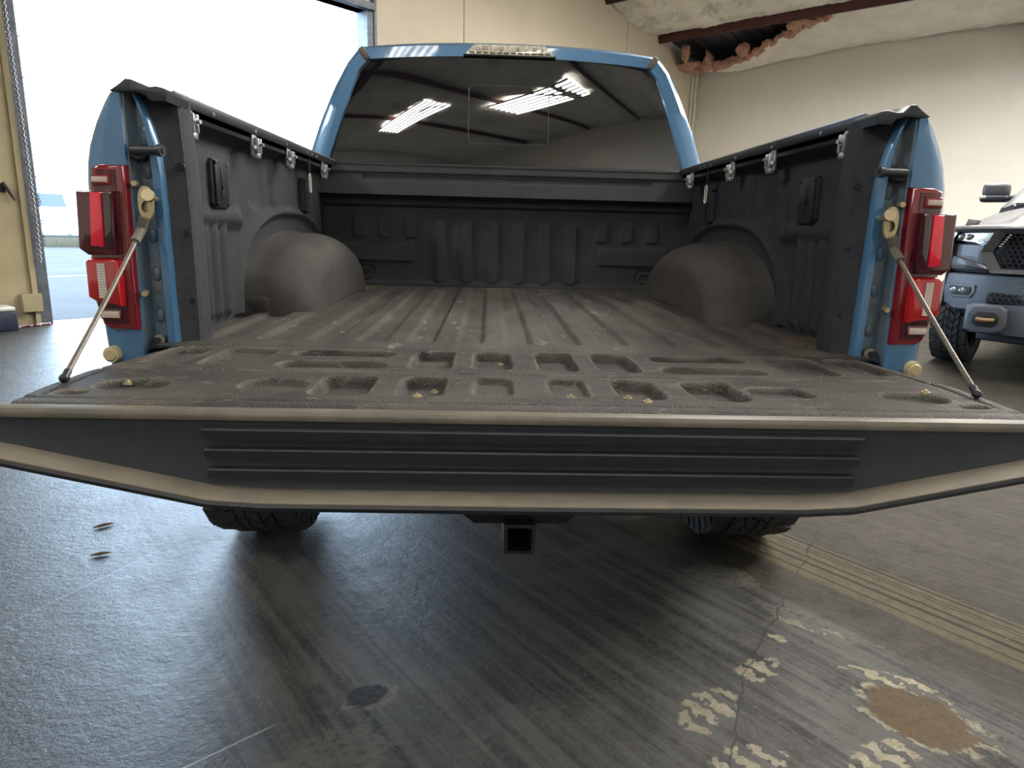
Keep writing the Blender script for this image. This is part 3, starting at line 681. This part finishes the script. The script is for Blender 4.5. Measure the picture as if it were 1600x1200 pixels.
    ey = MB(); oval = [(.022*.72*math.cos(t), .030*math.sin(t)+(.006 if math.sin(t) > 0 else -.006)) for t in lin(0, 2*pi, 25)[:-1]]
    hole = [(.009*math.cos(t), .012*math.sin(t)-.008) for t in lin(0, 2*pi, 25)[:-1]]
    ey.loft([[Vector((sx*(.824+a), y, 1.262+b_)) for a, b_ in oo] for oo, y in ((hole, -.014), (oval, -.014), (oval, -.022), (hole, -.022))], True)
    ey.add([Vector((sx*(.824+a), -.013, 1.262+b_)) for a, b_ in hole], [tuple(range(24))])
    ey.build('eyelet', 'brass', cab_)
    MB().cyl((sx*.824, .035, 1.268), (sx*.812, -.030, 1.278), .007, n=12).cyl((sx*.813, -.026, 1.277), (sx*.811, -.036, 1.279), .013, n=14).build('anchor_bolt', 'brass', cab_)
    MB().tube([(sx*.829, -.022, 1.232), top+(bot-top)*.0, top+(bot-top)*.10], [.012, .0105, .0095], 10).build('crimp_sleeve', 'trim', cab_)
    MB().cyl(top+(bot-top)*.96, bot, .0065, n=10).sphere(bot, .0085, 10, 8).build('cable_end', 'plastic', cab_)

# ---------------- tailgate
def zb(x): return interp([(0, .797), (.42, .798), (.50, .803), (.83, .872)], abs(x))
def gx(y): return interp([(-.545, .818), (-.43, .831), (-.31, .833), (-.19, .815), (-.06, .797), (-.005, .780)], y)
gxs = [-.835, -.80]+lin(-.75, -.52, 6)+[-.50, -.48, -.45, -.42]+lin(-.3, .3, 5)+[.42, .45, .48, .50]+lin(.52, .75, 6)+[.80, .835]
sh = MB(); rings = []
for x in gxs:
    z0 = zb(x); led = .027
    rings.append([Vector((x*k, y, z)) for k, y, z in ((.955, -.012, .920), (.955, -.014, .875), (.97, -.10, .850), (1, -.35, z0+.004), (1, -.575, z0-.004), (1, -.588, z0), (1, -.593, z0+.008), (1, -.590, z0+.014), (1, -.556, z0+led-.006), (1, -.5535, z0+led), (1, -.551, .922), (1, -.551, .932), (1, -.540, .926), (1, -.50, .920))])
sh.loft(rings, True, True); gate = sh.build('tailgate', 'plastic', truck, 28); gate['label'] = 'lowered black tailgate with ribbed end face'
PK = [(.3925, -.078, .108, .030, .028), (.393, -.198, .108, .033, .03), (.068, -.125, .038, .098, .02), (.196, -.128, .041, .098, .02), (.60, -.128, .055, .095, .02), (.735, -.128, .040, .085, .02),
      (.067, -.372, .033, .068, .02), (.194, -.378, .038, .072, .02), (.331, -.380, .046, .073, .022), (.452, -.385, .055, .040, .03), (.690, -.405, .056, .036, .035), (.757, -.466, .024, .013, .012)]
def gatez(x, y):
    ax = abs(x); d = 0.
    for i, (cx, cy, hx, hy, r) in enumerate(PK):
        dep = .021 if i in (0, 1, 2, 3, 7, 8) else .012
        if abs(ax-cx) < hx+.02 and abs(y-cy) < hy+.02: d += dep*rr(ax, y, cx, cy, hx, hy, r, .005)
    d += .004*math.exp(-((y+.272)/.004)**2)
    d += .003*math.exp(-((y+.500)/.004)**2)
    d += .006*math.exp(-((ax-(gx(y)-.034))/.004)**2)*sst(-.5, -.46, y)
    d += .004*sst(-.525, -.54, y)
    w_ = .0012*noise.noise(Vector((x*5, y*9, 0)))
    return H-d+w_
def gfun(u, y):
    g = gx(y); x = u*g
    e = sst(.985, 1.0, abs(u))
    return Vector((x, y, gatez(x, y)-.014*e))
gl_o = MB().grid(gfun, lin(-1, 1, 460), [-.5455+.00389*i for i in range(139)]).build('gate_liner', 'gateliner', gate, 60, False)
def wear(x, y):
    w_ = 0.
    for cx, cy, hx, hy, r in PK:
        qx, qy = abs(abs(x)-cx)-hx+r, abs(y-cy)-hy+r
        d = math.hypot(max(qx, 0), max(qy, 0)) + min(max(qx, qy), 0) - r
        w_ = max(w_, math.exp(-((d-.0045)/.0032)**2))
    w_ = max(w_, .7*math.exp(-((y+.266)/.003)**2))
    return w_*max(0, min(1, .55+1.4*noise.noise(Vector((x*14, y*14, 2)))))
at = gl_o.data.attributes.new('wear', 'FLOAT', 'POINT')
at.data.foreach_set('value', [wear(v.co.x, v.co.y) for v in gl_o.data.vertices])
nt = M['gateliner'].node_tree; bs_ = nt.nodes['Principled BSDF']; src = bs_.inputs['Base Color'].links[0].from_socket
an = nod(nt, 'ShaderNodeAttribute', attribute_name='wear'); mxw = nod(nt, 'ShaderNodeMix', data_type='RGBA'); mxw.inputs[7].default_value = (.17, .152, .122, 1)
lnk(nt, an.outputs['Fac'], mxw.inputs[0]); lnk(nt, src, mxw.inputs[6]); lnk(nt, mxw.outputs[2], bs_.inputs['Base Color'])
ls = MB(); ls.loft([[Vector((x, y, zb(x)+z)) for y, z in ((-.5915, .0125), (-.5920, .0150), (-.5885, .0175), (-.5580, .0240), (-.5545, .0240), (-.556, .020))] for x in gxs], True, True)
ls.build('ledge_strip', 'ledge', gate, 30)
lip = MB(); lip.loft([[Vector((x, y, z)) for y, z in ((-.530, .9475), (-.545, .9480), (-.5535, .946), (-.556, .942), (-.5572, .9375), (-.556, .9325), (-.550, .931), (-.535, .934))] for x in lin(-.828, .828, 30)], True, True)
lip.build('edge_lip', 'trim', gate, 30)
for z1, xl, xr in ((.923, .510, .514), (.891, .507, .510), (.859, .505, .506)):
    r = MB(); r.loft([[Vector((x, y, z)) for y, z in ((-.551, z1), (-.5655, z1-.001), (-.5675, z1-.0035), (-.5655, z1-.0175), (-.551, z1-.019))] for x in (-xl, -.2, .2, xr)], True, True); r.build('rib', 'plastic', gate, 20)
for x, y in ((-.176, -.345), (.180, -.365), (-.195, -.46), (.19, -.475), (.07, -.40), (-.715, -.37), (.735, -.365), (.40, -.21), (-.05, -.07)):
    zz = gatez(x, y); MB().cyl((x, y, zz-.002), (x, y, zz+.0025), .0085, .008, 12).cyl((x, y, zz+.002), (x, y, zz+.006), .0045, .0035, 8).build('gate_screw', 'brass', gate)

# ---------------- cab
def cabsec(z):  # half width
    return interp([(.55, .95), (1.0, .99), (1.42, .975), (1.50, .955), (1.56, .932), (1.70, .885), (1.85, .822), (1.97, .758), (2.02, .725), (2.04, .70)], z)
def caby(z, x): # rear surface
    return 1.79+.085*max(0, (z-1.50))/.5 - .045*(abs(x)/.9)**2*0 + .03*(abs(x)/.9)**4
GZ0, GZ1 = 1.512, 1.992
def glx(z): return interp([(1.45, .86), (1.512, .842), (1.75, .765), (1.94, .695), (1.992, .665)], z)
def roofz(x): return 2.075-.035*(abs(x)/.7)**2.2
def gtop(x): return 2.004-.028*(abs(x)/.67)**2
fr = MB(); L = []
tt = lin(-1, 1, 41)
def inner(t):  # walk the glass outline: up the left side, over, down the right
    if t < -.45: z = GZ0-.02+(gtop(.66)-.012-GZ0+.02)*(t+1)/.55; return (-glx(z), z)
    if t > .45: z = GZ0-.02+(gtop(.66)-.012-GZ0+.02)*(1-t)/.55; return (glx(z), z)
    x = .655*t/.45; return (x, gtop(x))
def outer(t):
    if t < -.45: z = GZ0-.02+(2.005-GZ0+.02)*(t+1)/.55; return (-cabsec(z), z)
    if t > .45: z = GZ0-.02+(2.005-GZ0+.02)*(1-t)/.55; return (cabsec(z), z)
    x = .70*t/.45; return (x, roofz(x))
T_ = lin(-1, -.45, 16)+lin(-.43, .43, 25)+lin(.45, 1, 16)
rings = []
for t in T_:
    (xi, zi), (xo, zo) = inner(t), outer(t); yi, yo = caby(zi, xi), caby(zo, xo)
    mx_, mz = xi+(xo-xi)*.7, zi+(zo-zi)*.75
    rings.append([Vector((xi, yi+.012, zi)), Vector((xi+(xo-xi)*.06, yi-.004, zi+(zo-zi)*.06)), Vector((mx_, (yi+yo)/2-.004, mz)), Vector((xo*.992+xi*.008, yo+.012, zo-.003)), Vector((xo, yo+.05, zo+.002)), Vector((xo*1.01, yo+.30, zo+.012)), Vector((xo*1.02, yo+.9, zo+.02)), Vector((xo*1.01, yo+1.35, zo-.01 if zo > 1.9 else zo))])
fr.loft(rings, False); cabm = fr.build('cab_shell', 'blue', truck, 35, False); cabm['label'] = 'blue cab roof and pillars'
cl = MB(); cl.loft([[xm(s, (x, y, z)) for s, seq in ((-1, ((.60, .45), (.95, .55), (.99, 1.0), (.975, 1.42), (.95, 1.51))), (1, ((.95, 1.51), (.975, 1.42), (.99, 1.0), (.95, .55), (.60, .45)))) for x, z in seq] for y in (1.80, 1.83, 2.2, 2.8, 3.4, 3.8)], True, True); cl.build('cab_lower', 'blue', truck, 40)
hd_ = MB(); hd_.loft([[xm(s, (x, y, z)) for s, seq in ((-1, ((.70, .55), (.97, .62), (1.0, 1.0), (.96, h0-.10), (.80, h0))), (1, ((.80, h0), (.96, h0-.10), (1.0, 1.0), (.97, .62), (.70, .55)))) for x, z in seq] for y, h0 in ((3.8, 1.45), (4.3, 1.42), (4.9, 1.36), (5.1, 1.25))], True, True); hd_.build('hood', 'blue', truck, 40)
MB().loft([[xm(s, (x, y, z)) for s, x in ((-1, x0), (1, x0))] for y, z, x0 in ((3.20, 2.03, .66), (3.55, 1.75, .78), (3.85, 1.44, .88))], False).build('windshield', 'glass', truck, 40, False)
for s in (-1, 1): MB().box((s*.676, 1.884, 2.004), (.030, .030, .062), .008, 3, Matrix.Rotation(s*.61, 3, 'Y')).build('roof_moulding', 'trim', truck)
# rear window
gl = MB(); gl.grid(lambda u, v: Vector((u*glx(GZ0+(GZ1-GZ0)*v-.01), caby(GZ0+(gtop(u*.67)-GZ0)*v, u*.8)+.006-.012*(1-u*u)-.010*math.sin(pi*v), GZ0-.03+(gtop(u*.66)+.004-GZ0+.03)*v)), lin(-1, 1, 31), lin(0, 1, 21))
win = gl.build('rear_window', 'glass', truck, 60, False); win['label'] = 'dark tinted rear window'
def wy(x, z): v = (z-GZ0+.03)/(gtop(x)-GZ0+.03); u = x/glx(z); return caby(GZ0+(gtop(x)-GZ0)*v, u*.8)+.006-.012*(1-u*u)-.010*math.sin(pi*v)
pts = []
for cx, cz, a0 in ((.165, 1.855, 0), (-.165, 1.855, pi/2), (-.165, 1.635, pi), (.165, 1.635, 1.5*pi)):
    for k in range(6):
        a = a0+pi/2*k/5; x, z = cx+.022*math.cos(a), cz+.022*math.sin(a); pts.append((x, wy(x, z)-.0005, z))
MB().tube(pts, .0022, 6, True).build('slider_seal', 'seal', win)
MB().tube([(x, wy(x, 1.535)-.006, GZ0+.0) for x in lin(-.84, .84, 21)], .006, 6).build('window_gasket', 'black', win)
# high brake lamp
bl_ = MB(); bl_.prism([(-.208, 2.012), (-.196, 2.030), (-.165, 2.060), (.165, 2.060), (.196, 2.030), (.208, 2.012)], lambda a, b_, t: Vector((a, t+.12*(b_-2.01), b_)), 1.91, 1.862, .004, 3)
hb2 = bl_.build('high_brake_lamp', 'led', truck); hb2['label'] = 'clear high brake lamp'
MB().box((0, 1.866, 2.010), (.43, .02, .008), .002).build('lamp_bezel', 'black', hb2)
for i in range(9):
    x = -.152+.038*i
    MB().cyl((x, 1.868, 2.042), (x, 1.8615, 2.042), .0105, .008, 12).build('lamp_bulb', 'steel' if i % 2 else 'reflector', hb2)
for i in range(12): MB().box((-.176+.032*i, 1.8615, 2.0225), (.024, .004, .006), .001).build('lamp_prism', 'trim', hb2)

# ---------------- underside, hitch, bumper, wheels
MB().box((0, -.035, .705), (1.72, .13, .13), .03, 3).build('rear_bumper', 'plastic', truck)
MB().prism([(-.23, .640), (.23, .640), (.155, .585), (.112, .548), (-.104, .547), (-.150, .585)], XZ(1), -.02, -.075, .006).build('hitch_crossmember', 'black', truck)
hr = MB(); o_, i_ = [(-.034, -.038), (.034, -.038), (.038, -.034), (.038, .034), (.034, .038), (-.034, .038), (-.038, .034), (-.038, -.034)], .026
rings = [[Vector((.003+a*k, y, .5225+b_*k)) for a, b_ in o_] for k, y in ((1, .30), (1, -.098), (.97, -.105), (.76, -.106), (.70, -.100), (.70, .10))]
hr.loft(rings, True, True); hr.build('hitch_receiver', 'plastic', truck, 30)
MB().prism([(-.335, .64), (-.318, .64), (-.318, .60), (-.324, .585), (-.330, .585), (-.335, .60)], XZ(1), -.05, -.06).build('bumper_tab', 'black', truck)
MB().prism([(.372, .64), (.380, .64), (.376, .59), (.370, .59)], XZ(1), -.05, -.06).build('bumper_tab', 'black', truck)
MB().box((.42, 2.5, .70), (.10, 4.4, .14), .02).build('frame_rail', 'black', truck)
MB().box((-.42, 2.5, .70), (.10, 4.4, .14), .02).build('frame_rail', 'black', truck)
MB().cyl((-.80, 1.13, .44), (.80, 1.13, .44), .055, n=14).sphere((0, 1.13, .44), (.16, .15, .15), 14, 10).build('rear_axle', 'black', truck)

def tyre_meshes(R=.44, W=.315):
    """carcass, tread, rim along local X, centre at origin"""
    h = W/2
    prof = [(R*.60, -h*.72), (R*.66, -h*.93), (R*.80, -h), (R*.90, -h*.97), (R*.955, -h*.88), (R*.965, -h*.55), (R*.967, 0), (R*.965, h*.55), (R*.955, h*.88), (R*.90, h*.97), (R*.80, h), (R*.66, h*.93), (R*.60, h*.72)]
    c = MB().lathe(prof, lambda x, y, t: Vector((t, x, y)), 56)
    t = MB(); n = 34
    def lug(x0, x1, a0, a1, sk, r0, r1):
        P = []
        for r in (r0, r1):
            for x, a in ((x0, a0), (x1, a0+sk), (x1, a1+sk), (x0, a1)):
                P.append(Vector((x, r*math.cos(a), r*math.sin(a))))
        t.add(P, [(0, 3, 2, 1), (4, 5, 6, 7), (0, 1, 5, 4), (1, 2, 6, 5), (2, 3, 7, 6), (3, 0, 4, 7)])
    da = 2*pi/n
    for i in range(n):
        a = i*da; j = .12*da*(i % 2)
        for s in (-1, 1):
            lug(s*h*.60, s*h*.99, a+j, a+da*.80+j, .15*da, R*.93, R*(.985 if i % 2 else .978))       # shoulder
            lug(s*h*.88, s*h*1.02, a+j, a+da*.62+j, 0, R*.82, R*.95)                              # side biter
            lug(s*h*.30, s*h*.56, a+.25*da, a+1.08*da, -.45*da*s, R*.95, R)
        lug(-h*.26, h*.02, a, a+.78*da, .5*da, R*.95, R); lug(h*.06, h*.26, a+.4*da, a+1.2*da, .3*da, R*.95, R)
    r = MB().lathe([(R*.60, -h*.72), (R*.57, -h*.6), (R*.55, 0), (R*.57, h*.6), (R*.60, h*.72), (R*.52, h*.55), (R*.30, h*.30), (R*.12, h*.42), (.001, h*.42)], lambda x, y, t_: Vector((t_, x, y)), 40)
    return c, t, r
TC, TT, TR = tyre_meshes()
wmesh = []
def wheel(parent, loc, flip=False, first=[None]):
    if first[0] is None:
        a = TC.build('tyre', 'rubber', None, 40); b_ = TT.build('tread', 'rubber', None, 20); c = TR.build('rim', 'plastic', None, 40)
        first[0] = (a.data, b_.data, c.data)
        for q in (a, b_, c): bpy.data.objects.remove(q)
    wo = bpy.data.objects.new('wheel', first[0][0]); col.objects.link(wo); wo.parent = parent; wo.location = loc
    if flip: wo.rotation_euler = (0, 0, pi)
    for nm, me in (('tread', first[0][1]), ('rim', first[0][2])):
        q = bpy.data.objects.new(nm, me); col.objects.link(q); q.parent = wo
        if nm == 'tread': q['kind'] = 'stuff'
    return wo
for y in (1.13, 4.75):
    wheel(truck, (.945, y, .44)); wheel(truck, (-.945, y, .44), True)

sd = MB(); sd.grid(lambda u, v: Vector((.79+.058*u, .255+.085*v, H+.0006+.004*max(0, 1-(u*u+v*v))*(.7+.8*noise.noise(Vector((u*3, v*3, 1)))) - .02*sst(.85, 1.1, math.hypot(u, v)+.3*noise.noise(Vector((u*2.5, v*2.5, 8)))))), lin(-1.15, 1.0, 40), lin(-1.1, 1.25, 46))
tag(sd.build('dirt', pmat('sandy_dirt', (.17, .122, .076), .95, c2=(.10, .078, .054), cs=60, bump=.8, bs=500), None, 60, False), 'brown sandy dirt gathered in the right rear corner of the bed', 'dirt', kind='stuff')

# carabiners hanging on the bed rails
for sx in (1, -1):
    side = 'right' if sx > 0 else 'left'
    c0 = Vector((sx*.805, 1.285, 1.425)); cbn = empty('carabiner', c0); tag(cbn, 'silver carabiner on a black strap hanging from the %s bed rail' % side, 'carabiner', 'carabiners on the bed rails')
    out = [(0, -.005), (.009, -.009), (.013, -.022), (.009, -.045), (.012, -.062), (.008, -.073), (0, -.076), (-.008, -.073), (-.012, -.062), (-.009, -.045), (-.012, -.022), (-.009, -.009)]
    MB().tube([Vector((-sx*.006, a*1.1, b_)) for a, b_ in out], .0032, 8, True).build('snap_ring', 'reflector', cbn)
    MB().box((-sx*.004, 0, .028), (.004, .018, .072), .001).build('strap', 'black', cbn)

# ================================================================== the grey pickup by the wall
RZ_ = math.radians(-47)
ram = empty('pickup_truck', (4.76, 3.93, 0), RZ_); tag(ram, 'dark grey pickup truck parked nose outward before the right wall', 'pickup truck')
def fy(x, z=0): return .02+.30*(abs(x)/1.03)**3.2
def band(xs_, zt, zb_, off=0, depth=.25, bulge=.0):
    """a strip of bodywork that follows the curved nose"""
    mb = MB(); rings = []
    for x in xs_:
        zt_, zb__ = (zt(x) if callable(zt) else zt), (zb_(x) if callable(zb_) else zb_)
        zm = (zt_+zb__)/2; y = fy(x)+off
        rings.append([Vector((x, y+depth, zt_)), Vector((x, y+.03, zt_)), Vector((x, y+.006, zt_-.012)), Vector((x, y-bulge, zm)), Vector((x, y+.006, zb__+.012)), Vector((x, y+.03, zb__)), Vector((x, y+depth, zb__))])
    return mb.loft(rings, True, True)
XS = lin(-1.02, 1.02, 35)
band(XS, lambda x: .93+.012*(1-abs(x)), lambda x: .60 if abs(x) < .95 else .64, -.02, .40, .015).build('bumper', 'ramplastic', ram, 35)
band(lin(-.76, .76, 25), lambda x: .69-.02*(abs(x) > .74), lambda x: .41+.02*(abs(x) > .74), -.055, .3, .01).build('bumper_lower', 'ramplastic', ram, 35)
band(lin(-.66, .66, 21), .42, .34, .05, .3).build('skid_plate', 'plastic', ram, 35)
band(lin(-1.0, -.60, 10), lambda x: 1.10-.10*(x+1.0)/.4, .955, 0, .3, .01).build('fender_corner', 'ramgrey', ram, 35)
band(lin(.60, 1.0, 10), lambda x: 1.0+.10*(x-.6)/.4, .955, 0, .3, .01).build('fender_corner', 'ramgrey', ram, 35)
band(XS, lambda x: 1.20 if abs(x) > .66 else .97, .94, .03, .3).build('nose_panel', 'ramgrey', ram, 35)
band(XS, lambda x: 1.36+.03*(1-abs(x)), lambda x: 1.30, 0, .3, .01).build('nose_upper', 'ramgrey', ram, 35)
band(lin(-1.0, 1.0, 21), 1.31, 1.0, .10, .2).build('lamp_backing', 'black', ram, 35)
for s in (-1, 1):
    hlp = [(-.985, 1.225), (-.985, 1.295), (-.62, 1.312), (-.655, 1.225), (-.73, 1.18), (-.80, 1.21)]
    MB().prism(hlp, lambda a, b_, t: Vector((s*abs(a), fy(a)+t, b_)), .10, .035, .006).build('headlight', 'lampglass', ram)
    MB().prism([(-.78, 1.215), (-.78, 1.295), (-.64, 1.300), (-.66, 1.228)], lambda a, b_, t: Vector((s*abs(a), fy(a)+t, b_)), .04, .028, .003).build('indicator_lens', 'reflector', ram)
    for cx in (-.93, -.86):
        MB().sphere((s*abs(cx), fy(cx)+.035, 1.258), (.030, .02, .030), 14, 10).build('lamp_projector', 'steel', ram)
    fg = MB(); fg.prism([(-.985, .835), (-.72, .835), (-.71, .77), (-.745, .715), (-.90, .705), (-.97, .75)], lambda a, b_, t: Vector((s*abs(a), fy(a)+t, b_)), .02, -.045, .012, 3); fgo = fg.build('fog_lamp_frame', 'ramplastic', ram)
    MB().prism([(-.95, .815), (-.755, .815), (-.75, .775), (-.77, .742), (-.90, .735), (-.94, .765)], lambda a, b_, t: Vector((s*abs(a), fy(a)+t, b_)), -.03, -.052, .004).build('recess', 'black', fgo)
    for cx in (-.90, -.82): MB().sphere((s*abs(cx), fy(cx)-.048, .778), (.034, .014, .024), 14, 8).build('fog_lamp', 'lampglass', fgo)
    # tow hook pod
    pod = [(-.73, .47), (-.73, .60), (-.69, .665), (-.62, .68), (-.47, .68), (-.42, .64), (-.41, .52), (-.44, .445), (-.50, .425), (-.68, .425)]
    pd = MB(); pd.prism(pod, lambda a, b_, t: Vector((s*abs(a), .02+t, b_)), .15, -.10, .03, 4); pdo = pd.build('tow_hook_pod', 'ramplastic', ram)
    MB().prism([(-.67, .51), (-.67, .575), (-.63, .615), (-.51, .615), (-.475, .58), (-.475, .52), (-.51, .485), (-.63, .485)], lambda a, b_, t: Vector((s*abs(a), .02+t, b_)), -.05, -.106, .004).build('recess', 'black', pdo)
    MB().tube([(s*.635, -.06, .548), (s*.63, -.098, .550), (s*.57, -.106, .545), (s*.51, -.098, .55), (s*.505, -.06, .548)], .018, 10).build('tow_hook', 'bronze', pdo)
    # fender, mirror, wheel
    fe = MB(); fe.grid(lambda y, z: Vector((s*(1.0+.05*math.exp(-((y-.98)/.55)**4)*sst(1.25, .9, z)-.10*sst(1.2, 1.42, z)), y, z)), lin(.26, 1.9, 30), lin(.60, 1.42, 20), keep=lambda y, z: (y-.98)**2+(z-.47)**2 > .50**2); fe.build('fender', 'ramgrey', ram, 40, False)
    MB().grid(lambda a, t: Vector((s*(.70+.33*t), .98-.52*math.cos(a), .46+.52*math.sin(a))), lin(.42, pi-.1, 24), [0, 1]).build('wheel_arch_liner', 'black', ram, 60, False)
    mi = empty('side_mirror', (0, 0, 0)); mi.parent = ram
    mh = MB(); mh.box((s*1.055, 2.02, 1.775), (.25, .16, .15), .045, 4); mh.build('mirror_cap', 'ramgrey', mi)
    mh = MB(); mh.box((s*1.06, 2.01, 1.685), (.26, .16, .075), .03, 4); mh.build('mirror_base', 'plastic', mi)
    MB().box((s*1.16, 1.945, 1.70), (.07, .04, .035), .012, 3).build('mirror_lamp', 'reflector', mi)
    MB().tube([(s*.95, 2.03, 1.69), (s*.88, 2.05, 1.70), (s*.80, 2.08, 1.69)], [.030, .034, .04], 10).build('mirror_arm', 'plastic', mi)
    wheel(ram, (s*.985, .98, .44), s < 0); wheel(ram, (s*.935, 4.6, .44), s < 0)
# grille with honeycomb
hexo = [(-.655, 1.13), (-.575, 1.31), (.575, 1.31), (.655, 1.13), (.57, .975), (-.57, .975)]
def ringprism(mb, o1, o2, y0, y1, y2):
    n = len(o1); mb.loft([[Vector((a, y, b_)) for a, b_ in oo] for oo, y in ((o1, y0), (o1, y1), (o2, y2), (o2, y0))], True)
gf = MB(); ringprism(gf, [(a*1.07, (b_-1.14)*1.13+1.14) for a, b_ in hexo], [(a*.95, (b_-1.14)*.90+1.14) for a, b_ in hexo], .12, -.02, .02); grl = gf.build('grille', 'ramgrey', ram, 20)
gm = MB()
for i in range(-15, 16):
    for j in range(9):
        cx, cz = i*.042+(.021 if j % 2 else 0), .985+j*.0375
        lim = interp([(.975, .55), (1.13, .63), (1.31, .55)], cz)
        if abs(cx) > lim: continue
        pts = [Vector((cx+.0225*math.sin(pi/3*k), .045, cz+.0225*math.cos(pi/3*k))) for k in range(6)]; gm.tube(pts, .0045, 4, True)
gm.build('grille_mesh', 'plastic', grl, 20)
for i in range(7): MB().box((-.575+.012*i, .03, 1.185+.019*i), (.022, .012, .010), .002).box((.575-.012*i, .03, 1.185+.019*i), (.022, .012, .010), .002).build('grille_marker', 'reflector', grl)
lg = MB(); lg.box((0, .03, .735), (1.22, .06, .095), .02).build('lower_intake', 'black', ram)
gm = MB()
for i in range(-13, 14):
    for j in range(2):
        cx, cz = i*.045+(.0225 if j else 0), .717+j*.039
        if abs(cx) < .58: gm.tube([Vector((cx+.024*math.sin(pi/3*k), -.004, cz+.022*math.cos(pi/3*k))) for k in range(6)], .005, 4, True)
gm.build('intake_mesh', 'plastic', ram, 20)
# hood with raised centre
def hoodz(x, y):
    ax = abs(x); b_ = interp([(.05, 1.375), (.25, 1.42), (.8, 1.51), (1.5, 1.61), (1.75, 1.63)], y)
    return b_ - .10*(ax/.98)**3 + .05*sst(.62, .52, ax)*sst(.05, .35, y) - .02*sst(.30, .22, ax)*sst(.3, .5, y)
MB().grid(lambda x, y: Vector((x*interp([(.05, .97), (.3, .97), (1.8, .93)], y), y+(fy(x)*.9 if y < .3 else fy(x)*.9*sst(.8, .3, y)), hoodz(x, y))), lin(-1, 1, 49), [.05, .06, .08, .12, .18, .25, .3, .4, .5, .65, .8, 1.0, 1.25, 1.5, 1.75]).build('hood', 'ramgrey', ram, 50, False)
MB().loft([[xm(s, (x, y, z)) for s, x in ((-1, x0), (1, x0))] for y, z, x0 in ((1.72, 1.60, .82), (2.1, 1.85, .76), (2.45, 2.04, .68))], False).build('windshield', 'glass', ram, 40, False)
MB().loft([[xm(s, (x, y, z)) for s, seq in ((-1, ((.95, .60), (1.0, 1.0), (.97, 1.45), (.93, 1.58), (xt, zt-.05), (xt-.10, zt))), (1, ((xt-.10, zt), (xt, zt-.05), (.93, 1.58), (.97, 1.45), (1.0, 1.0), (.95, .60)))) for x, z in seq] for y, zt, xt in ((1.74, 1.63, .90), (2.1, 1.86, .82), (2.48, 2.05, .74), (3.2, 2.09, .74), (3.9, 2.03, .74))], True, True).build('cab_shell', 'ramgrey', ram, 30)
MB().box((0, 4.6, 1.05), (1.96, 1.6, .85), .05).build('cargo_box', 'ramgrey', ram)
MB().box((0, 2.6, .58), (1.2, 4.4, .2), .03).build('chassis', 'black', ram)

# ================================================================== small litter on the floor
for i, (x, y, rz, sc_) in enumerate(((-1.633, 1.061, .7, 1.), (-1.51, .813, .4, .9))):
    lf = MB(); L_ = .042*sc_
    lf.grid(lambda u, v: Vector((L_*u, .012*sc_*v*(1-u*u)**.6, .0015+.008*abs(v)*(1-u*u)+.003*u*u)), lin(-1, 1, 11), lin(-1, 1, 5))
    o = lf.build('dry_leaf', 'leafmat', None, 60, False); o.location = (x, y, 0); o.rotation_euler = (0, 0, rz)
    tag(o, ('curled brown leaf on the floor farther from the camera, left of rear tyre', 'small curled brown leaf on the floor nearer the camera, left side')[i], 'leaf', 'dry leaves on the floor')
